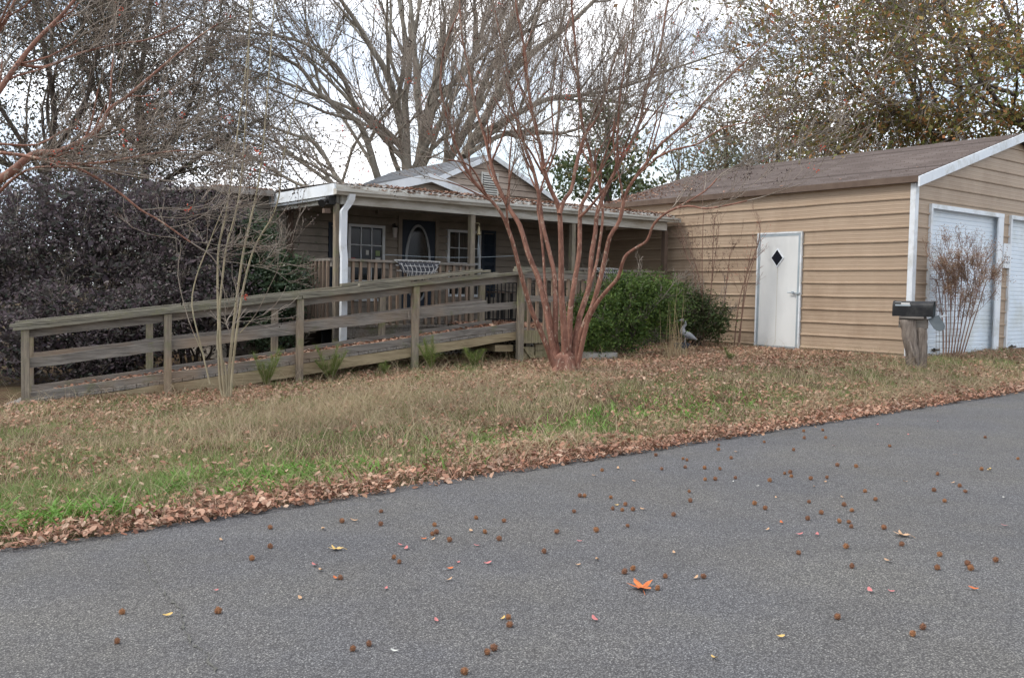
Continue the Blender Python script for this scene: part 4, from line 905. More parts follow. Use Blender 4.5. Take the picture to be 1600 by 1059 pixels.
# --- crape myrtle leaning in from the left
T = Tree(23); lx = np.array([-5.6, 8.6, float(gz(-5.6, 8.6))]); lc = empty('crape_myrtle_tree', lx, 'bare crape myrtle whose reddish limbs reach in from beyond the left edge above the ramp', 'tree')
par = dict(L=1.0, lr=.66, rr=.6, ang=34, n=[0, 3, 3, 2], wig=.12, up=.01, lev=4, rmin=.0022, r=.011, lift=.05, minz=-.15)
for px, Y0, Y1, r0, r1 in (
 ([(-140, 640), (-135, 500), (-110, 380), (-60, 310), (0, 280), (25, 263), (42, 248), (60, 239), (91, 237), (132, 218), (158, 197), (170, 172), (200, 150), (235, 120), (270, 90)], 8.6, 9.2, 11, 1.6),
 ([(-140, 640), (-135, 500), (-110, 380), (-60, 312), (-20, 245), (20, 241), (60, 248), (106, 256), (160, 254), (208, 246), (255, 238), (310, 236), (370, 250)], 8.8, 8.4, 5, 1),
 ([(106, 256), (144, 274), (185, 300), (220, 328), (250, 345), (297, 378), (330, 400), (345, 425)], 8.5, 8.8, 2.6, .9),
 ([(-140, 640), (-135, 500), (-130, 460), (-90, 300), (-40, 200), (0, 140), (28, 100), (60, 60), (100, 20), (140, -30)], 8.6, 9.6, 9, 2),
 ([(-140, 640), (-135, 500), (-130, 420), (-120, 250), (-70, 120), (-10, 60), (20, 10), (50, -60)], 8.6, 8.2, 8, 2),
 ([(28, 100), (70, 105), (120, 85), (180, 70), (240, 60), (300, 30)], 9.3, 9.8, 3, 1),
 ([(-60, 310), (-10, 305), (20, 280), (55, 262), (120, 262), (190, 268)], 8.7, 8.2, 3.5, .9),
 ([(0, 225), (60, 226), (110, 200), (155, 215), (215, 203), (280, 190)], 9.5, 10, 2, .8)):
    o_, R_ = pxstem(px, Y0, Y1, r0, r1, T); T.addstem(o_, R_, dict(par, L=.62) if px[-1][1] > 180 else par, first=.4, nch=7)
tips = np.array([t[0] for t in T.tips]); rng = T.rng
sel = tips[rng.random(len(tips)) < .12]; pods = (sel[:, None, :]+rng.normal(size=(len(sel), 8, 3))*.03).reshape(-1, 3); Vp, Fp = rquads(pods, .02, rng, .8)
hi = tips[rng.random(len(tips)) < .008]; rl = (hi[:, None, :]+rng.normal(size=(len(hi), 7, 3))*.03).reshape(-1, 3); Vr, Fr = rquads(rl, .034, rng, .5)
T.wood('lc', [M['crape_bark'], M['crape_twig']], lc, .0075, extra=[(Vp, Fp, M['pod']), (Vr, Fr, M['redleaf'])])

# --- sapling clump in front of the ramp
T = Tree(31); P_ = gpt(352, 625); sp_ = empty('sapling_clump', P_, 'clump of thin bare yellowish sapling stems growing before the ramp at left', 'sapling')
par = dict(L=.42, lr=.6, rr=.6, ang=28, n=[0, 2, 2], wig=.1, up=.05, lev=3, rmin=.002, r=.005, lift=.15, minz=.1); Ys = P_[1]
for px, Y1, r0, r1, nch in (
 ([(350, 628), (343, 590), (341, 500), (340, 432), (342, 385), (351, 345), (360, 290), (372, 200), (385, 100), (397, -20)], .2, 3.3, 1.2, 9),
 ([(352, 628), (346, 560), (343, 489), (348, 432), (354, 385), (367, 338), (376, 290), (383, 200), (388, 100), (392, -30)], -.3, 3, 1.2, 9),
 ([(358, 630), (358, 580), (366, 500), (373, 442), (382, 385), (393, 338), (403, 290), (411, 230), (420, 120), (430, -20)], .3, 4, 1.3, 9),
 ([(360, 630), (364, 570), (373, 496), (382, 442), (395, 394), (410, 364), (426, 338), (436, 305), (442, 250), (460, 160), (470, 90)], -.5, 3.2, 1, 9),
 ([(328, 600), (314, 540), (300, 478), (307, 432), (325, 385), (345, 335), (372, 280), (400, 240)], .1, 2, .8, 6),
 ([(354, 628), (352, 575), (340, 545), (342, 500)], 0, 2.6, 2, 0), ([(375, 520), (400, 490), (425, 440), (445, 400), (455, 380)], -.2, 1.2, .7, 4),
 ([(320, 560), (295, 500), (278, 430), (283, 380), (262, 370)], -.1, 1.2, .7, 4)):
    o_, R_ = pxstem(px, Ys, Ys+Y1, r0*.75, r1*.75, T); T.addstem(o_, R_, par, first=.5, nch=nch-2) if nch else [T.seg.append((tuple(o_[i]), tuple(o_[i+1]), R_[i], R_[i+1])) for i in range(len(o_)-1)]
tips = np.array([t[0] for t in T.tips]); sel = tips[T.rng.random(len(tips)) < .5]; Vp, Fp = rquads((sel[:, None, :]+T.rng.normal(size=(len(sel), 5, 3))*.03).reshape(-1, 3), .025, T.rng, .8)
T.wood('sap', [M['sap_bark'], M['crape_twig']], sp_, .006, names=('stem', 'twigs'), extra=[(Vp, Fp, M['pod'])])

# --- great bare tree behind the house
def bigtree(seed, base, label, limbs, par, nch=8, thr=.03, leaves=None, mats=None, group=None, first=.25):
    T = Tree(seed); e = empty('bare_tree' if leaves is None else 'oak_tree', base, label, 'tree', group)
    for px, Y0, Y1, r0, r1 in limbs:
        o_, R_ = pxstem(px, Y0, Y1, r0, r1, T); T.addstem(o_, R_, par, first=first, nch=nch)
    tips = np.array([t[0] for t in T.tips]); ex = []
    if leaves is None:
        sel = tips[T.rng.random(len(tips)) < .12]; Vp, Fp = rquads((sel[:, None, :]+T.rng.normal(size=(len(sel), 3, 3))*.08).reshape(-1, 3), .055, T.rng, .8); ex = [(Vp, Fp, M['pod'])]
    else:
        k, spd, sz, mt, blobs, extra = leaves; c = (tips[:, None, :]+T.rng.normal(size=(len(tips), k, 3))*spd).reshape(-1, 3)
        if blobs: c = np.concatenate([c, cloud(T.rng, blobs, *extra)])
        Vp, Fp = rquads(c, sz*T.rng.uniform(.6, 1.3, len(c)), T.rng, .6); ex = [(Vp, Fp, mt)]
    T.wood('t', mats or [M['grey_bark'], M['grey_twig']], e, thr, extra=ex); return e
par = dict(L=3.4, lr=.6, rr=.55, ang=34, n=[0, 3, 3, 2], wig=.1, up=.03, lev=4, rmin=.006, r=.08, lift=.1)
B1 = atY(642, 440, 27); B1[2] = .3
bigtree(41, B1, 'huge bare grey tree with many spreading limbs rising directly behind the small front gable', [
 ([(642, 470), (640, 380), (636, 300), (636, 268), (631, 219), (619, 165), (603, 112), (578, 72), (556, 34), (525, -10)], 27, 25.5, 13, 3),
 ([(636, 290), (635, 240), (634, 190), (633, 150), (640, 105), (632, 50), (620, -20)], 27, 28, 9, 3),
 ([(648, 440), (652, 300), (655, 262), (660, 215), (652, 150), (648, 80), (640, -10)], 27, 26.5, 11, 3),
 ([(652, 440), (656, 270), (666, 205), (678, 150), (690, 103), (700, 62), (716, -10)], 27, 27.5, 13, 4),
 ([(634, 240), (616, 218), (584, 188), (555, 165), (540, 130), (522, 100), (478, 69), (431, 56), (380, 50)], 27, 24, 6.5, 2),
 ([(640, 420), (612, 320), (590, 277), (575, 225), (556, 188), (503, 150), (472, 109), (441, 91), (395, 72)], 27, 25, 8.5, 2),
 ([(640, 420), (585, 340), (534, 287), (519, 266), (494, 225), (450, 208), (405, 190)], 27, 29, 6.5, 1.8),
 ([(600, 350), (540, 300), (515, 284), (462, 247), (430, 222), (390, 210)], 27.5, 28, 5, 1.6),
 ([(590, 340), (500, 300), (460, 285), (420, 262), (380, 240), (340, 228)], 27, 29, 4, 1.5),
 ([(678, 150), (720, 120), (750, 60), (770, 0)], 27.3, 28, 5, 2), ([(636, 300), (612, 240), (606, 215), (580, 200)], 27, 26, 5, 2)], par, 7)
B2 = atY(700, 440, 30); B2[2] = .3
bigtree(43, B2, 'bare grey tree leaning right behind the main gable of the house', [
 ([(690, 470), (690, 380), (693, 290), (700, 252), (716, 225), (741, 175), (759, 125), (794, 56), (820, -10)], 30, 29, 12, 4),
 ([(696, 420), (715, 280), (730, 237), (749, 203), (790, 125), (838, 78), (888, 40), (940, -10)], 30, 31, 12, 3),
 ([(740, 215), (790, 188), (853, 156), (900, 150), (960, 140), (1020, 120)], 30, 29, 6, 2), ([(725, 245), (775, 215), (820, 205), (880, 208), (930, 190)], 30, 33, 5, 2),
 ([(741, 175), (735, 120), (745, 60), (740, -10)], 30, 28, 6, 2)], par, 7)

# --- dusky trees upper left
par2 = dict(L=2.4, lr=.62, rr=.55, ang=42, n=[0, 4, 3, 3], wig=.14, up=.0, lev=4, rmin=.007, r=.06, lift=.02)
for seed, px0, Yt, lab, limbs in (
 (51, 75, 19.5, 'dense dusky brown tree behind the purple shrubs at the far left', [([(60, 460), (70, 300), (85, 180), (70, 80), (50, -20)], 8, 3), ([(72, 280), (20, 200), (-30, 120), (-80, 60)], 5, 2), ([(80, 240), (130, 170), (150, 90), (180, 10)], 5, 2), ([(75, 260), (150, 220), (200, 170), (240, 120)], 4, 2), ([(70, 300), (0, 250), (-60, 240)], 4, 2)]),
 (52, 235, 22, 'dense dusky olive tree between the far left tree and the bare trees behind the house', [([(225, 470), (230, 300), (215, 180), (225, 80), (240, -30)], 8, 3), ([(228, 260), (280, 200), (310, 130), (330, 70)], 5, 2), ([(225, 240), (170, 180), (140, 120), (110, 60)], 5, 2), ([(230, 300), (290, 260), (340, 225), (380, 200)], 4, 2)])):
    base = atY(px0, 445, Yt); base[2] = .1; cz = atY(px0, 190, Yt)
    T = Tree(seed); e = empty('broadleaf_tree', base, lab, 'tree')
    for px, r0, r1 in limbs:
        o_, R_ = pxstem(px, Yt, Yt+T.r.uniform(-2, 2), r0, r1, T); T.addstem(o_, R_, par2, first=.2, nch=9)
    cz2 = atY(px0, 285, Yt)
    tips = np.array([t[0] for t in T.tips]); k = 4 if seed == 51 else 3; c = (tips[:, None, :]+T.rng.normal(size=(len(tips), k, 3))*.14).reshape(-1, 3)
    c = np.concatenate([c, cloud(T.rng, [(cz2, (2.6, 2, 1.3), 1), (cz, (2.6, 2, 1.9), .7), (atY(px0, 390, Yt), (3.2, 1.6, 1.5), 1.6)], 640, 34, .26, .2)])
    Vp, Fp = rquads(c, .078*T.rng.uniform(.5, 1.3, len(c)), T.rng, .55); T.wood('t', [M['dark_bark'], M['grey_twig']], e, .03, extra=[(Vp, Fp, M['duskleaf'])])

# --- oaks on the right behind the garage
par3 = dict(L=2.9, lr=.62, rr=.55, ang=40, n=[0, 4, 3, 2], wig=.13, up=-.01, lev=4, rmin=.008, r=.06, lift=.0)
O1 = atY(1500, 462, 25); O1[2] = .5
bigtree(61, O1, 'spreading oak with thinning olive and rust leaves just behind the garage roof', [
 ([(1510, 470), (1500, 300), (1480, 228), (1440, 195), (1385, 170), (1340, 140), (1300, 100), (1262, 60)], 25, 23, 6.5, 1.5),
 ([(1440, 195), (1400, 190), (1350, 200), (1300, 190), (1250, 200)], 24.5, 24, 4, 1.5), ([(1420, 185), (1370, 140), (1340, 90), (1300, 40), (1280, -10)], 24.5, 25.5, 4, 1.5),
 ([(1495, 290), (1450, 200), (1420, 120), (1400, 60), (1370, 0)], 25, 26, 6, 2), ([(1490, 240), (1500, 150), (1490, 60), (1470, -20)], 25, 26, 6, 2)], par3, 9, .03,
 leaves=(2, .13, .115, M['oakleaf'], [(atY(1440, 205, 25), (2.2, 1.5, .7), 1), (atY(1330, 205, 25), (1.6, 1.5, .75), .6), (atY(1400, 100, 25), (2.4, 1.8, 1.3), .5)], (200, 30, .2, .1)), mats=[M['dark_bark'], M['grey_twig']])
O2 = atY(1640, 462, 23); O2[2] = .5
bigtree(62, O2, 'leafy oak at the far right edge with long dark branches over the garage gable', [
 ([(1650, 470), (1640, 300), (1600, 195), (1572, 172), (1535, 125), (1512, 70), (1480, 20), (1440, -30)], 23, 22, 7, 1.5),
 ([(1590, 150), (1540, 132), (1500, 135), (1450, 115), (1400, 110)], 22.5, 22, 3.5, 1.5), ([(1640, 260), (1610, 150), (1590, 60), (1560, -10)], 23, 24, 7, 2), ([(1600, 200), (1560, 180), (1510, 175), (1470, 150)], 23, 24, 3.5, 1.5), ([(1640, 260), (1680, 150), (1700, 30)], 23, 24, 7, 2)], par3, 9, .03,
 leaves=(4, .13, .115, M['oakleaf'], [(atY(1560, 190, 23), (2, 1.5, .5), 1), (atY(1540, 70, 23), (1.9, 1.5, 1.4), .8)], (140, 28, .2, .1)), mats=[M['dark_bark'], M['grey_twig']])
# --- smaller trees behind
def leaftree(seed, px, py, Yt, rad, hgt, lab, leafm, n, per, sz, spread, shell=.3, cat='tree', blobs=None):
    c = atY(px, py, Yt); base = c.copy(); base[2] = .4; T = Tree(seed); e = empty('broadleaf_tree', base, lab, cat)
    p_ = dict(L=rad*1.0, lr=.6, rr=.55, ang=40, n=[0, 3, 3], wig=.12, up=.05, lev=3, rmin=.008, r=.05, lift=.1)
    top_ = c+np.array([0, 0, hgt*.8]); o_, R_ = T.stem([base, base*.6+c*.4+[.1, 0, 0], c, top_], [.16, .12, .08, .03]); T.addstem(o_, R_, p_, first=.35, nch=12)
    bl = blobs or [(c, (rad, rad*.8, hgt), 1)]; cc = cloud(T.rng, bl, n, per, spread, shell); Vp, Fp = rquads(cc, sz*T.rng.uniform(.6, 1.3, len(cc)), T.rng, .5)
    T.wood('t', [M['dark_bark'], M['grey_twig']], e, .03, extra=[(Vp, Fp, leafm)])
leaftree(71, 950, 235, 27, 1.45, 1.5, 'glossy dark green magnolia between the house gable and the garage', M['magleaf'], 200, 15, .17, .26, .2, blobs=[(atY(905, 275, 27), (1.0, 1, .7), 1), (atY(965, 240, 27), (1.1, 1, 1.0), 1), (atY(945, 180, 27), (.8, .8, .8), .5), (atY(990, 290, 27), (.9, .9, .5), .7)])
leaftree(72, 1135, 245, 42, 2.2, 2.0, 'pale olive tree seen above the middle of the garage roof', M['paleleaf'], 150, 20, .2, .45, .1)
leaftree(73, 1215, 235, 46, 2.2, 2.6, 'thin greyish tree beyond the garage roof left of the oaks', M['paleleaf'], 90, 16, .2, .6, .1)
leaftree(74, 1290, 225, 36, 1.6, 1.5, 'small rust and olive tree low behind the garage ridge', M['oakleaf'], 90, 24, .17, .4, .1)
leaftree(75, 1060, 275, 50, 2.0, 1.5, 'far thin tree just above the low end of the garage roof', M['paleleaf'], 40, 14, .2, .6, .1)
# far wood as a mass
rng = np.random.default_rng(3); ang = rng.uniform(-1.5, 1.6, 26000); dist = rng.uniform(75, 100, 26000)
cc = np.stack([np.sin(ang)*dist, np.cos(ang)*dist, .3+(2.2+3.0*fbm(ang*14, ang*0, 4))*rng.random(26000)], 1); Vp, Fp = rquads(cc, .9, rng, .7)
top('distant_woods', npmesh('distant_woods', Vp, [Fp], M['duskleaf']), kind='stuff')

# --- shrubs
def shrub(name, seed, blobs, lab, leafm, n, per, sz, spread, shell=.5, cat='shrub', group=None, woodr=.02):
    c0 = np.array(blobs[0][0], float); base = np.array([c0[0], c0[1], float(gz(c0[0], c0[1]))]); T = Tree(seed); e = empty(name, base, lab, cat, group)
    p_ = dict(L=.28, lr=.65, rr=.6, ang=35, n=[0, 3, 2], wig=.15, up=.03, lev=3, rmin=.003, r=.012, lift=.1)
    for c, r_, w in blobs:
        for k in range(3):
            tgt = np.array(c)+np.array(r_)*T.rng.uniform(-.6, .8, 3); o_, R_ = T.stem([base+T.rng.normal(size=3)*[.1, .1, 0], (base+tgt)/2+T.rng.normal(size=3)*.1, tgt], [woodr, woodr*.7, woodr*.4]); T.addstem(o_, R_, p_, first=.3, nch=6)
    cc = cloud(T.rng, blobs, n, per, spread, shell); g_ = gz(cc[:, 0], cc[:, 1]); cc[:, 2] = np.maximum(cc[:, 2], g_+.03); core = cloud(T.rng, [(b[0], np.array(b[1])*.8, b[2]) for b in blobs], n, 4, spread*.6, .1); szs = np.concatenate([sz*T.rng.uniform(.6, 1.3, len(cc)), sz*2.6*np.ones(len(core))]); cc = np.concatenate([cc, core]); Vp, Fp = rquads(cc, szs, T.rng, .5, flat=.25)
    T.wood('s', [M['dark_bark'], M['grey_twig']], e, .012, names=('stems', 'foliage'), extra=[(Vp, Fp, leafm)])
def bl(px, py, Y, rx, rz, w=1): return (atY(px, py, Y), (rx, min(rx, 1.1)*.9, rz), w)
shrub('purple_shrub', 81, [bl(40, 430, 14.6, 1.0, 1.25), bl(70, 340, 15, .95, .8, .6), bl(-60, 420, 14.2, 1, 1.3), bl(20, 540, 13.4, .8, .6, .6), bl(90, 500, 13.6, .6, .6, .6)], 'tall dark purple shrub at the far left behind the ramp', M['purpleleaf'], 520, 44, .062, .15, .45)
shrub('purple_shrub', 82, [bl(190, 420, 15.0, .95, 1.2), bl(180, 330, 15.4, .9, .75, .6), bl(200, 520, 14.0, .8, .7, .7), bl(150, 560, 13.6, .6, .4, .4)], 'tall dark purple shrub in the middle of the row behind the ramp', M['purpleleaf'], 480, 44, .062, .15, .45)
shrub('purple_shrub', 83, [bl(300, 405, 14.4, .75, 1.1), bl(325, 350, 14.6, .62, .5, .6), bl(340, 480, 14.2, .6, .7, .7), bl(255, 480, 14.2, .6, .8, .6), bl(250, 340, 14.6, .7, .6, .6)], 'tall dark purple shrub at the right end of the row behind the sapling stems', M['purpleleaf'], 400, 44, .062, .15, .45)
shrub('holly_shrub', 84, [bl(400, 430, 14.7, .52, .75), bl(440, 440, 14.6, .45, .55), bl(395, 370, 14.9, .42, .4, .5), bl(425, 510, 14.5, .6, .4, .7)], 'dark green holly shrub against the house at the left end of the porch', M['hollyleaf'], 330, 40, .055, .11, .4)
shrub('green_bush', 85, [bl(965, 495, 15.3, .6, .6, 1), bl(1010, 480, 15.6, .55, .6, 1), bl(925, 505, 14.9, .48, .55, .9), bl(1045, 475, 16.2, .4, .42, .4), bl(975, 455, 15.4, .42, .3, .5)], 'bright green rounded bush right of the crape myrtle trunks', M['bushleaf'], 520, 44, .045, .1, .5)
shrub('green_bush', 86, [bl(1085, 492, 17.3, .46, .46, 1), bl(1110, 500, 17.2, .4, .38, .6), bl(1060, 480, 17.3, .4, .5, .7)], 'dark green low bush against the tan garage wall', M['bushdark'], 280, 40, .045, .1, .45)
# bare shoots by the garage wall
def shoots(name, seed, label, base_px, stems_, Y, barkm, leafm=None, lk=4, lsz=.03, spd=.03, r0=1.2, par=None, frac=1, cat='shrub'):
    T = Tree(seed); base = gpt(*base_px); base_e = base.copy(); e = empty(name, base_e, label, cat)
    p_ = par or dict(L=.35, lr=.6, rr=.7, ang=30, n=[0, 2, 2], wig=.12, up=.05, lev=3, rmin=.002, r=.003, lift=.1)
    for px in stems_:
        o_, R_ = pxstem(px, base[1], base[1]+T.r.uniform(-.25, .25), r0, .5, T); T.addstem(o_, R_, p_, first=.35, nch=5)
    ex = []
    if leafm:
        tips = np.array([t[0] for t in T.tips]); tips = tips[T.rng.random(len(tips)) < frac]; c = (tips[:, None, :]+T.rng.normal(size=(len(tips), lk, 3))*spd).reshape(-1, 3); Vp, Fp = rquads(c, lsz, T.rng, .45); ex = [(Vp, Fp, leafm)]
    T.wood('s', [M[barkm], M[barkm]], e, .004, names=('stems', 'twigs'), extra=ex)
M['shoot'] = mat_bark('brown_shoot', (.13, .07, .05), (.24, .15, .11), (.3, .2, .15), 4)
shoots('bare_shrub', 91, 'bare upright brown shoots against the garage wall above the dark bush', (1105, 545), [[(1100, 545), (1098, 480), (1097, 420), (1098, 370), (1099, 335)], [(1098, 520), (1095, 450), (1082, 400), (1070, 375)], [(1102, 530), (1110, 460), (1116, 410), (1122, 370)], [(1105, 530), (1112, 440), (1114, 390), (1116, 350)], [(1095, 520), (1085, 430), (1075, 405), (1066, 380)], [(1120, 545), (1132, 470), (1138, 420), (1140, 400)]], 17, 'shoot', M['pod'], frac=.25)
shoots('bare_shrub', 92, 'slanting reddish brown stalks beside the white garage side door', (1150, 545), [[(1147, 545), (1152, 490), (1160, 450), (1172, 415), (1183, 385)], [(1152, 545), (1160, 490), (1168, 440), (1180, 400), (1186, 370)], [(1155, 545), (1160, 480), (1165, 440), (1172, 400)]], 16.5, 'shoot', M['redleaf'], frac=.12, lk=3, lsz=.025)
par_s = dict(L=.34, lr=.62, rr=.7, ang=28, n=[0, 4, 4], wig=.1, up=.05, lev=3, rmin=.0022, r=.003, lift=.12)
shoots('rust_shrub', 93, 'airy rust brown shrub with thin upright stems before the left roll door', (1490, 562), [[(1474 + i*3.6, 562), (1474+i*5.2, 520), (1470+i*7.5, 475), (1464+i*9.6, 440), (1460+i*10.5, 420+abs(i-4)*4)] for i in range(9)], 15, 'shoot', M['rustleaf'], frac=.95, lk=9, lsz=.024, spd=.035, par=par_s)
# reeds
def blades_at(centres, hgt, wdt, lean, rng, segs=3, dirs=None, curve=.5):
    """curved grass blades, vectorised; centres (n,3)"""
    n = len(centres); h_ = np.asarray(hgt)*np.ones(n); w_ = np.asarray(wdt)*np.ones(n); ph = rng.uniform(0, 2*np.pi, n) if dirs is None else dirs
    dx, dy = np.cos(ph), np.sin(ph); ln = np.asarray(lean)*np.ones(n)
    V = []; t = np.linspace(0, 1, segs+1); fa = rng.uniform(0, 2*np.pi, n); fx, fy = np.cos(fa), np.sin(fa)
    for k in range(segs+1):
        s_ = t[k]; out = ln*h_*(s_**(1+curve*2))
        z = h_*s_*np.sqrt(np.clip(1-(ln*s_*.75)**2, .12, 1)); x = centres[:, 0]+dx*out; y = centres[:, 1]+dy*out; zz = centres[:, 2]+z; w = w_*(1-s_*.85)*.5
        V.append(np.stack([x-fx*w, y-fy*w, zz], 1)); V.append(np.stack([x+fx*w, y+fy*w, zz], 1))
    V = np.stack(V, 1).reshape(-1, 3); m_ = 2*(segs+1); f = np.array([[2*k, 2*k+1, 2*k+3, 2*k+2] for k in range(segs)])
    return V, (f[None]+(np.arange(n)*m_)[:, None, None]).reshape(-1, 4)
rng = np.random.default_rng(17); Pr = gpt(1052, 560); e = empty('dry_reed_clump', Pr, 'tall tan dry reed stalks in front of the green bush', 'reeds')
cen = Pr+rng.normal(size=(24, 3))*[.09, .08, 0]; V1, F1 = blades_at(cen, rng.uniform(.4, 1.25, 24), .011, rng.uniform(.02, .2, 24), rng, 4); child('stalks', npmesh('stalks', V1-Pr, [F1], M['reed']), e)
cen2 = Pr+rng.normal(size=(110, 3))*[.15, .12, 0]; V1, F1 = blades_at(cen2, rng.uniform(.15, .42, 110), .007, rng.uniform(.3, 1.0, 110), rng, 4); child('dry_blades', npmesh('dry_blades', V1-Pr, [F1], M['straw']), e)
# feathery green weeds along the ramp
wl = [((416, 608), .55, 'feathery yellow-green weed growing up before the ramp skirt near the sapling clump'), ((517, 596), .55, 'feathery green weed standing before the ramp skirt right of the third post'), ((676, 582), .55, 'feathery yellowish weed just right of the fourth ramp post'), ((741, 577), .4, 'small feathery weed under the high end of the ramp'), ((1140, 565), .22, 'low yellow-green tuft in the leaves before the garage side door'), ((600, 588), .25, 'low green weed under the middle of the ramp')]
for i, (p, hh_, lab) in enumerate(wl):
    P_ = gpt(*p); e = empty('feathery_weed', P_, lab, 'weed', 'feathery weeds'); rng = np.random.default_rng(200+i)
    ns = 5; Vs = []; Fs = []; off = 0; Vt = []; tt = []
    for k in range(ns):
        a = rng.uniform(0, 6.28); top_ = np.array([math.cos(a)*hh_*.4, math.sin(a)*hh_*.3, hh_*rng.uniform(.45, 1.0)]); tt.append(top_)
        n = 190; s_ = rng.uniform(.15, 1, n); c = top_[None]*s_[:, None]+[0, 0, 0]; Vb, Fb = blades_at(c, hh_*.4*(1.15-s_*.7), .0035, rng.uniform(.6, 1.15, n), rng, 2); Vs.append(Vb); Fs.append(Fb+off); off += len(Vb)
    child('fronds', npmesh('fronds', np.concatenate(Vs), Fs, M['pine']), e); mb = MB()
    for q in tt: mb.tube([(0, 0, -.02), tuple(q*.5), tuple(q)], .003, 4)
    child('stem', mb.mesh('stem', M['sap_bark']), e)

# ================================================================ GROUND COVER
def fields(a, b):
    g = fbm(a*.8, b*.8, 21); f2 = fbm(a*2.3, b*2.3, 31); return g, f2
rng = np.random.default_rng(77)
def sample(n, a0=-7, a1=17.5, b0=ROADB-.02, b1=12.6):
    a = rng.uniform(a0, a1, n); b = b0+(b1-b0)*rng.random(n)**1.15; return a, b
def ok_mask(a, b):
    x = a*E2[0]+b*E1[0]; y = a*E2[1]+b*E1[1]; vis = (np.abs(x) < y*.6+1.0) & (y > 3.5)
    gar = ~((a > GA-.05) & (b > GB-.03)); por = ~((a > 6.5) & (b > PF-.0)); return vis & gar & por
def toW(a, b, dz=0): 
    return np.stack([a*E2[0]+b*E1[0], a*E2[1]+b*E1[1], gz_ab(a, b)+dz], 1)
def leafiness(a, b):
    g, f2 = fields(a, b); edge = np.exp(-((b-ROADB)/(.22+.55*fbm(a*1.1, a*0, 71)))**2); tree = np.exp(-(((a-9.6)/2.6)**2+((b-9.6)/1.4)**2)); door = sstep(a, 9, 11.5)*sstep(b, 7.8, 9.5); sap = np.exp(-(((a-4.5)/1.0)**2+((b-11.2)/.5)**2))
    return np.clip(.24+edge*.5+tree*.6+door*.6+sap*.7+(g-.5)*1.4+(f2-.5)*1.1, .04, 1)
# green grass
a, b = sample(430000); m_ = ok_mask(a, b); a, b = a[m_], b[m_]; g, f2 = fields(a, b)
bright = np.exp(-(((a-1.0)/2.4)**2+((b-6.7)/.75)**2))+.2*np.exp(-(((a-6.5)/1.6)**2+((b-6.9)/.5)**2))+.45*np.exp(-(((a-2.2)/2.0)**2+((b-8.7)/1.8)**2))+.6*np.exp(-(((a-13.6)/1.0)**2+((b-7.3)/.35)**2))
f3 = fbm(a*4.5, b*4.5, 91); dens = np.clip(.25+(g-.45)*2.0+(f3-.48)*3.0+bright*.8-leafiness(a, b)*.35, .02, 1)*sstep(b, ROADB+.05, ROADB+.45)
k = rng.random(len(a)) < dens; a, b, br_ = a[k], b[k], bright[k]
V1, F1 = blades_at(toW(a, b), rng.uniform(.025, .075, len(a))*(1+.6*br_)*(.45+1.2*fbm(a*3.3, b*3.3, 15)), rng.uniform(.004, .008, len(a)), rng.uniform(.3, 1.1, len(a)), rng, 2)
top('green_grass', npmesh('green_grass', V1, [F1], M['grass']), kind='stuff')
# broad bright weeds
a, b = sample(110000, b1=8.6); m_ = ok_mask(a, b); a, b = a[m_], b[m_]; br_ = 1.3*np.exp(-(((a-.9)/2.0)**2+((b-6.35)/.45)**2))+.2*np.exp(-(((a-6.8)/1.5)**2+((b-6.6)/.4)**2))
k = rng.random(len(a)) < np.clip(br_*1.5*(fbm(a*2.5, b*2.5, 61) > .49)*sstep(b, ROADB+.1, ROADB+.3), 0, 1); a, b = a[k], b[k]
V1, F1 = blades_at(toW(a, b), rng.uniform(.06, .14, len(a)), rng.uniform(.014, .026, len(a)), rng.uniform(.6, 1.2, len(a)), rng, 3)
top('broad_leaf_weeds', npmesh('broad_leaf_weeds', V1, [F1], M['clover']), kind='stuff')
# dry grass
a, b = sample(330000); m_ = ok_mask(a, b); a, b = a[m_], b[m_]; g, f2 = fields(a, b)
hay = np.exp(-(((a-5.2)/2.2)**2+((b-9.1)/1.4)**2))*1.4+.8*np.exp(-(((a-8.5)/5)**2+((b-6.05)/.28)**2))+.5*np.exp(-(((a-12.5)/1.6)**2+((b-6.6)/.5)**2))+.4*np.exp(-(((a-2.6)/1.3)**2+((b-9.5)/1.2)**2))
dens = np.clip(.35+(f2-.45)*1.6+hay*.8, .05, 1)*sstep(b, ROADB, ROADB+.3); k = rng.random(len(a)) < dens*.75; a, b, hy = a[k], b[k], hay[k]
V1, F1 = blades_at(toW(a, b), rng.uniform(.04, .13, len(a))*(1+1.3*hy*rng.random(len(a)))*(.35+1.4*fbm(a*2.7, b*2.7, 16)**1.2), rng.uniform(.0025, .005, len(a)), rng.uniform(.6, 1.3, len(a)), rng, 3)
top('dry_grass', npmesh('dry_grass', V1, [F1], M['straw']), kind='stuff')
# taller straggling straws
a, b = sample(50000); m_ = ok_mask(a, b); a, b = a[m_], b[m_]; hay = 1.6*np.exp(-(((a-5.4)/2.0)**2+((b-9.0)/1.3)**2))*(fbm(a*1.6, b*1.6, 44) > .42)+.2+.9*np.exp(-(((a-12.6)/1.6)**2+((b-7.0)/.6)**2))+.6*np.exp(-(((a-2.2)/1)**2+((b-11.6)/.6)**2)); k = rng.random(len(a)) < hay*.55; a, b = a[k], b[k]
V1, F1 = blades_at(toW(a, b), rng.uniform(.15, .42, len(a)), .0045, rng.uniform(.7, 1.3, len(a)), rng, 5)
top('straggling_straw', npmesh('straggling_straw', V1, [F1], M['straw']), kind='stuff')
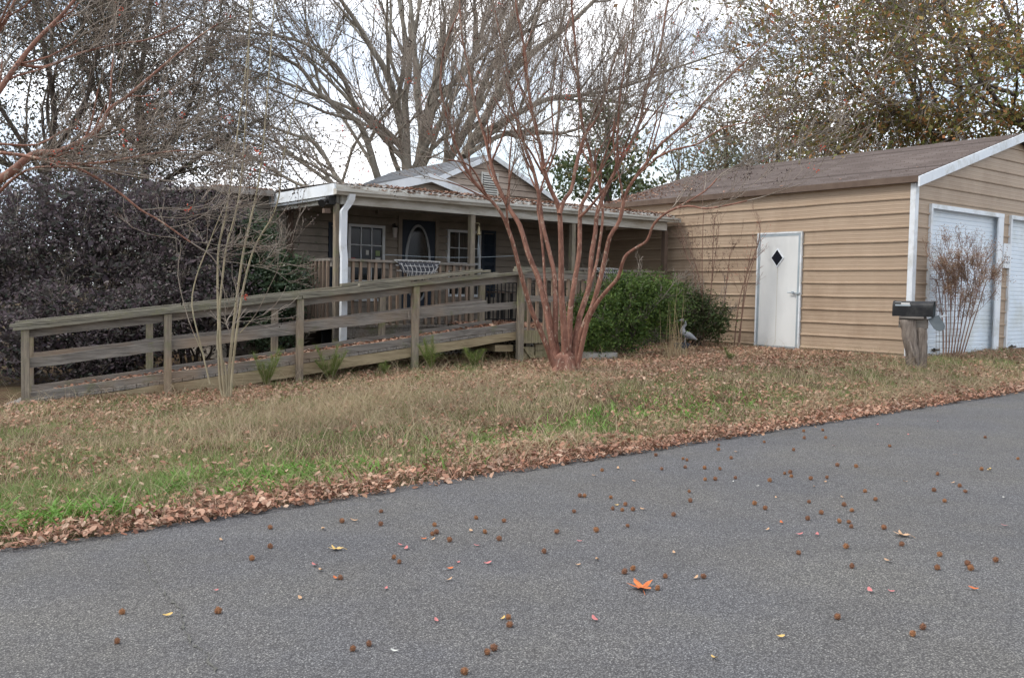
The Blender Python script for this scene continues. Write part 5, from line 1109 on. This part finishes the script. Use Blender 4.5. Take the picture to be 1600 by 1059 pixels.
# leaf litter
def leafgeo(C, size, rng, tilt=.5):
    """six-cornered leaves folded on the midrib"""
    n = len(C); s_ = np.asarray(size)*np.ones(n); ph = rng.uniform(0, 2*np.pi, n); u = np.stack([np.cos(ph), np.sin(ph), rng.normal(0, tilt, n)], 1); u /= np.linalg.norm(u, axis=1, keepdims=True)
    w = np.stack([-np.sin(ph), np.cos(ph), rng.normal(0, tilt, n)], 1); w -= u*(w*u).sum(1, keepdims=True); w /= np.linalg.norm(w, axis=1, keepdims=True); nn = np.cross(u, w); nn *= np.sign(nn[:, 2:3])
    asp = rng.uniform(.3, .75, (n, 1)); cu = rng.uniform(-.1, .35, (n, 1)); s2 = s_[:, None]*.5; r_ = lambda lo, hi: rng.uniform(lo, hi, (n, 1))
    V = np.stack([C-u*s2, C+(-u*r_(.2, .6)+w*asp*r_(.7, 1.1)+nn*cu)*s2, C+(u*r_(.1, .5)+w*asp*r_(.7, 1.2)+nn*cu)*s2, C+(u+nn*cu*.5)*s2, C+(u*r_(.1, .5)-w*asp*r_(.7, 1.2)+nn*cu)*s2, C+(-u*r_(.2, .6)-w*asp*r_(.7, 1.1)+nn*cu)*s2], 1).reshape(-1, 3)
    i = np.arange(n)[:, None]*6; return V, np.concatenate([i+np.array([[0, 3, 2, 1]]), i+np.array([[0, 5, 4, 3]])])
a, b = sample(420000, b0=ROADB-.1); m_ = ok_mask(a, b); a, b = a[m_], b[m_]; lf = leafiness(a, b)*(1-.75*np.exp(-(((a-5.0)/2.2)**2+((b-8.7)/1.0)**2))); k = rng.random(len(a)) < lf*.6; a, b = a[k], b[k]
V1, F1 = leafgeo(toW(a, b, .0)+np.stack([a*0, a*0, rng.uniform(.01, .06, len(a))], 1), (.018+.05*rng.random(len(a))**1.8), rng, .5)
top('leaf_litter', npmesh('leaf_litter', V1, [F1], M['litter']), kind='stuff')
a, b = sample(6000, b0=ROADB-.25, b1=8.5); m_ = ok_mask(a, b); a, b = a[m_], b[m_]; k = rng.random(len(a)) < leafiness(a, b)*.5; a, b = a[k], b[k]
V1, F1 = leafgeo(toW(a, b, .03)+np.stack([a*0, a*0, rng.uniform(.0, .03, len(a))], 1), rng.uniform(.025, .06, len(a)), rng, .35)
top('roadside_leaf_litter', npmesh('roadside_leaf_litter', V1, [F1], M['litter_bright']), kind='stuff')
# shredded brown thatch and pine straw between the leaves
a, b = sample(200000, b0=ROADB-.06); m_ = ok_mask(a, b); a, b = a[m_], b[m_]; k = rng.random(len(a)) < leafiness(a, b)*.8; a, b = a[k], b[k]
V1, F1 = blades_at(toW(a, b, .012), rng.uniform(.04, .12, len(a)), rng.uniform(.003, .007, len(a)), rng.uniform(1.1, 1.33, len(a)), rng, 2)
top('brown_thatch', npmesh('brown_thatch', V1, [F1], M['litter']), kind='stuff')
# leaves on the ramp and landing
n = 5200; t_ = rng.uniform(.3, RLEN+.0, n); v_ = rng.uniform(.1, RW-.1, n); k = rng.random(n) < np.interp(t_, [.3, 2.5, 3.5, 6.6], [.25, .5, 1, 1]); t_, v_ = t_[k], v_[k]
C = np.array([tuple(RF.w(p, q, dk(p)+.012+rng.random()*.045)) for p, q in zip(t_, v_)]); n2 = 2600; aa, bb = rng.uniform(8.75, 10.3, n2), rng.uniform(11.3, PF+.6, n2)
C2 = np.stack([aa*E2[0]+bb*E1[0], aa*E2[1]+bb*E1[1], DK+.012+rng.random(n2)*.04], 1)
V1, F1 = leafgeo(np.concatenate([C, C2]), rng.uniform(.04, .09, len(C)+n2), rng, .3); top('ramp_leaf_litter', npmesh('ramp_leaf_litter', V1, [F1], M['litter']), kind='stuff')
# leaves on the roofs and in the gutter
n = 5200; aa = 6.7+7.4*rng.random(n); bb = PF-.1+np.abs(rng.normal(0, .35, n)); zz = np.where(bb < PF-.0, 3.03, 3.105)+rng.random(n)*.03; k = rng.random(n) < np.interp(aa, [6.7, 7.3, 8, 13, 14.1], [.05, .35, 1, .9, 1]); aa, bb, zz = aa[k], bb[k], zz[k]
C = np.stack([aa*E2[0]+bb*E1[0], aa*E2[1]+bb*E1[1], zz], 1); n2 = 900; aa, bb = rng.uniform(HL-.2, 6.5, n2), HBW-.28+np.abs(rng.normal(0, .4, n2)); C = np.concatenate([C, np.stack([aa*E2[0]+bb*E1[0], aa*E2[1]+bb*E1[1], 3.13+.05*(bb-HBW)+rng.random(n2)*.03], 1)])
n3 = 900; bb = GB+GL-np.abs(rng.normal(0, .8, n3)); tt_ = rng.random(n3)**1.5; aa = GA-.05+tt_*(GW/2); C = np.concatenate([C, np.stack([aa*E2[0]+bb*E1[0], aa*E2[1]+bb*E1[1], GZE+.07+tt_*(ZR-GZE)+rng.random(n3)*.02], 1)])
n4 = 90; bb = rng.uniform(GB, GB+GL, n4); tt_ = rng.random(n4); aa = GA-.05+tt_*(GW/2); C = np.concatenate([C, np.stack([aa*E2[0]+bb*E1[0], aa*E2[1]+bb*E1[1], GZE+.065+tt_*(ZR-GZE)], 1)])
V1, F1 = leafgeo(C, rng.uniform(.03, .08, len(C)), rng, .3); top('roof_leaf_litter', npmesh('roof_leaf_litter', V1, [F1], M['litter']), kind='stuff')

# ================================================================ GUM BALLS AND LEAVES ON THE ROAD
q6 = [(813,163),(881,160),(815,188),(891,187),(777,231),(510,213),(508,230),(554,260),(285,250),(382,262),(396,267),(390,293),(459,296),(514,299),(306,299),(461,337),(497,336),(569,331),(93,304),(672,202),(933,286),(1000,290),(745,315),(765,312),(769,325),(838,334),(896,330),(692,341),(404,380),(408,414),(1032,379),(1069,409),(832,417),(637,424),(675,441),(957,428),(985,448),(876,457),(827,478),(940,488),(974,490),(983,506),(124,401),(176,427),(131,442),(165,446),(203,445),(348,464),(72,520),(184,503),(14,396),(30,396),(1120,217),(1461,185),(1578,262),(1291,318),(1278,376),(1316,414),(1370,360),(1390,380),(1448,300),(1099,511),(1163,570),(964,579),(795,601),(985,649),(1298,607),(1290,655),(1398,640),(1409,657),(1499,627),(173,670),(203,658),(319,685),(455,686),(291,728),(934,832),(1238,868),(1202,892)]
q8 = [(593,62),(593,142),(516,192),(892,36),(1053,48),(1277,50),(1268,88),(1285,82),(1487,80),(1340,115),(1546,110),(1108,186),(1130,205),(885,272),(376,413),(937,569),(1004,549),(1402,666),(1497,585),(1524,568),(1585,437),(1590,470)]
q5 = [(625,632),(71,713),(1240,680),(1590,633),(1100,665),(1503,736),(1440,835)]
balls = [(900+x/2.2857, 600+y/2.2857) for x, y in q6]+[(200+x/2.6667, 800+y/2.6667) for x, y in q8]+[(400+x/3.2, 600+y/3.2) for x, y in q5]+[(191, 956), (183, 1002), (725, 1050), (422, 853), (340, 955)]
M['gumball'] = mat_leaf('gum_ball_brown', [(.28, .13, .06), (.38, .19, .09), (.2, .1, .05)], rough=.8, trans=0, nscale=20)
M['gumcore'] = mat_plain('gum_ball_core', (.2, .09, .045), (.32, .155, .075), 60, .9)
M['gumdark'] = mat_plain('old_gum_ball', (.14, .068, .04), (.24, .12, .07), 60, .9)
def gumball(seed):
    rr = np.random.default_rng(seed); mb = MB(); mb.ell((0, 0, 0), (.0145, .0145, .0135), 10, 7)
    for k in range(64):
        z = 1-2*(k+.5)/64; ph = k*2.39996; d = Vector((math.sqrt(1-z*z)*math.cos(ph), math.sqrt(1-z*z)*math.sin(ph), z)); u = d.orthogonal().normalized(); w = d.cross(u)
        ln = .0215*rr.uniform(.85, 1.15); b0 = .0032; n = len(mb.v)
        mb.v += [tuple(d*.0125+u*b0), tuple(d*.0125-u*b0*.5+w*b0*.9), tuple(d*.0125-u*b0*.5-w*b0*.9), tuple(d*ln+u*.002*rr.normal())]; mb.f += [(n, n+1, n+3), (n+1, n+2, n+3), (n+2, n, n+3)]; mb.m += [1]*3
    return mb.mesh('sweetgum_ball', [M['gumdark'] if seed == 2 else M['gumcore'], M['gumdark'] if seed in (1, 2) else M['gumball']])
gms = [gumball(i) for i in range(3)]
rnd = random.Random(5)
for i, p in enumerate(balls):
    P_ = road_pt(p[0], p[1]+4); o = top('sweetgum_ball', gms[i % 3], 'small spiky brown sweetgum seed ball lying on the grey asphalt', 'seed ball', 'sweetgum seed balls scattered over the road')
    s_ = rnd.uniform(.85, 1.12); o.scale = (s_*.82, s_*.82, s_*.82*rnd.uniform(.8, 1)); o.rotation_euler = (rnd.uniform(0, 6), rnd.uniform(0, 6), rnd.uniform(0, 6)); o.location = (P_[0], P_[1], P_[2]+.0155*s_)
def roadleaf(seed, L_=.04, kind='oval'):
    rr = random.Random(seed); mb = MB()
    if kind == 'oval':
        n = 10; P = []; 
        for k in range(n):
            a = 2*math.pi*k/n; P.append((L_*.5*math.cos(a), L_*.22*math.sin(a)*rr.uniform(.8, 1.2)))
        cu = rr.uniform(.1, .3); z = lambda x, y: .004+cu*abs(y)+.8*x*x/L_
    else:
        npt = 5; P = []
        for k in range(npt*4):
            a = 2*math.pi*k/(npt*4)+.3; ph = k % 4; r_ = {0: 1.0, 1: .7, 2: .34, 3: .7}[ph]*L_*.5
            if (k//4) == 4: r_ *= .6
            P.append((r_*math.cos(a), r_*math.sin(a)))
        z = lambda x, y: .006+.5*(x*x+y*y)/L_+.12*abs(math.sin(math.atan2(y, x)*2.5))*math.hypot(x, y)
    n = len(P); vs = [(0, 0, z(0, 0))]+[(p[0], p[1], z(*p)) for p in P]; fs = [(0, 1+k, 1+(k+1) % n) for k in range(n)]
    if kind != 'oval': mb.tube([(0, 0, .008), (-L_*.2, -L_*.45, .012), (-L_*.25, -L_*.6, .004)], .0012, 4)
    mb.add(vs, fs); return mb
lm = {'tan': mat_plain('tan_leaf', (.38, .23, .13), (.52, .35, .22), 30, .8), 'pink': mat_plain('pink_leaf', (.42, .13, .13), (.52, .22, .2), 30, .8), 'yellow': mat_plain('yellow_leaf', (.50, .33, .10), (.58, .40, .16), 30, .8), 'red': mat_plain('orange_red_leaf', (.42, .09, .03), (.56, .19, .05), 40, .6), 'pale': mat_plain('pale_leaf', (.5, .5, .45), (.6, .6, .56), 30, .8)}
sets = {'tan': [(208,350),(65,331),(150,305),(240,451),(350,607),(75,632),(428,698),(684,525),(952,408),(714,409),(850,370),(888,353),(1353,256),(1345,357),(1115,637),(1175,352),(573,246),(5,650)], 'pink': [(12,565),(66,846),(798,543),(860,543),(1076,148),(1187,184),(1293,136),(1125,745),(1050,745),(1530,510),(920,223)], 'yellow': [(143,436),(1475,306),(728,910),(494,985),(1475,312)], 'red': [(733,500),(1418,737)], 'pale': [(560,352),(648,368),(1530,410)]}
sets8 = {'tan': [(388,122),(718,365),(803,248),(1338,288),(813,76),(1270,120),(940,40),(1430,85)], 'pink': [(365,333),(778,228),(1075,325),(1283,460),(1373,216),(1499,219),(1160,158),(1137,143),(1453,145)], 'yellow': [(165,438),(1562,450)], 'red': [(1336,243),(865,280),(1230,118)], 'pale': [(1108,586)]}
desc = {'tan': 'small curled tan leaf lying on the grey asphalt', 'pink': 'small pinkish leaf lying on the grey asphalt', 'yellow': 'small yellow leaf lying on the grey asphalt', 'red': 'small orange-red leaf lying on the grey asphalt', 'pale': 'tiny pale whitish scrap lying on the grey asphalt'}
for c, lst in sets.items():
    pts = [(900+x/2.2857, 600+y/2.2857) for x, y in lst]+[(200+x/2.6667, 800+y/2.6667) for x, y in sets8[c]]; mm = [roadleaf(hash(c) % 97+k if False else k+len(c)*7, .038 if c != 'pale' else .025).mesh('fallen_leaf', lm[c]) for k in range(3)]
    for i, p in enumerate(pts):
        P_ = road_pt(*p); o = top('fallen_leaf' if c != 'pale' else 'leaf_scrap', mm[i % 3], desc[c], 'leaf', f'{c} leaves scattered over the road'); s_ = rnd.uniform(.8, 1.35); o.scale = (s_,)*3; o.rotation_euler = (rnd.uniform(-.2, .2), rnd.uniform(-.2, .2), rnd.uniform(0, 6.28)); o.location = (P_[0], P_[1], P_[2]+.006)
for p, sz, c, lab, rz in (((1003, 921), .155, 'red', 'large star-shaped orange-red sweetgum leaf on the asphalt', .4), ((1410, 838), .11, 'tan', 'tan lobed maple leaf on the asphalt at right, before a seed ball', 1.2), ((525, 860), .09, 'yellow', 'curled golden-brown lobed leaf on the asphalt left of centre', 2.0)):
    P_ = road_pt(*p); o = top('fallen_leaf', roadleaf(9, sz, 'star').mesh('fallen_leaf', lm[c]), lab, 'leaf', loc=(P_[0], P_[1], P_[2]+.004)); o.rotation_euler = (0, 0, rz)
# small litter of crumbs on the road beside the edge
# ================================================================ LIGHT, SKY, CAMERA
SUN_EL, SUN_AZ = math.radians(48), math.radians(262)    # azimuth clockwise from +Y (camera looks +Y): soft light from the left
w = bpy.data.worlds.new('World'); S.world = w; w.use_nodes = True; nt = w.node_tree; bg = nt.nodes['Background']
sky = nt.nodes.new('ShaderNodeTexSky'); sky.sky_type = 'NISHITA'; sky.sun_disc = False; sky.sun_elevation = SUN_EL; sky.sun_rotation = SUN_AZ; sky.dust_density = 2; sky.air_density = 1.2
tc = nt.nodes.new('ShaderNodeTexCoord'); mp = nt.nodes.new('ShaderNodeMapping'); mp.inputs['Scale'].default_value = (1, 1, 2.2); nt.links.new(tc.outputs['Generated'], mp.inputs[0])
cn = N(nt, 'ShaderNodeTexNoise'); cn.inputs['Scale'].default_value = 2.6; cn.inputs['Detail'].default_value = 6; cn.inputs['Roughness'].default_value = .55; nt.links.new(mp.outputs[0], cn.inputs['Vector'])
cl = ramp(nt, cn.outputs[0], [(.35, .25), (.55, 1)])
cn2 = N(nt, 'ShaderNodeTexNoise'); cn2.inputs['Scale'].default_value = 5; cn2.inputs['Detail'].default_value = 5; nt.links.new(mp.outputs[0], cn2.inputs['Vector'])
clc = ramp(nt, cn2.outputs[0], [(.38, (3.6, 4.1, 4.9)), (.6, (9.5, 9.6, 9.9))])
mx = mix(nt, cl.outputs[0], sky.outputs[0], clc.outputs[0]); nt.links.new(mx, bg.inputs[0]); bg.inputs[1].default_value = .1
sun = bpy.data.lights.new('Sun', 'SUN'); sun.energy = 1.0; sun.angle = math.radians(14); sun.color = (1, .95, .88); so = bpy.data.objects.new('Sun', sun); COL.objects.link(so)
dirv = Vector((math.sin(SUN_AZ)*math.cos(SUN_EL), math.cos(SUN_AZ)*math.cos(SUN_EL), math.sin(SUN_EL))); so.rotation_euler = dirv.to_track_quat('Z', 'Y').to_euler()
cam = bpy.data.cameras.new('Camera'); cam.sensor_width = 36; cam.lens = F/1600*36; cam.clip_end = 2000; cam.clip_start = .05
co = bpy.data.objects.new('Camera', cam); COL.objects.link(co); S.camera = co
co.matrix_world = Matrix(((CR[0], CU[0], -FW[0], 0), (CR[1], CU[1], -FW[1], 0), (CR[2], CU[2], -FW[2], H), (0, 0, 0, 1)))
S.view_settings.view_transform = 'Standard'; S.view_settings.look = 'None'; S.view_settings.exposure = 1.3; S.view_settings.gamma = 1
S.cycles.max_bounces = 6; S.cycles.transparent_max_bounces = 8
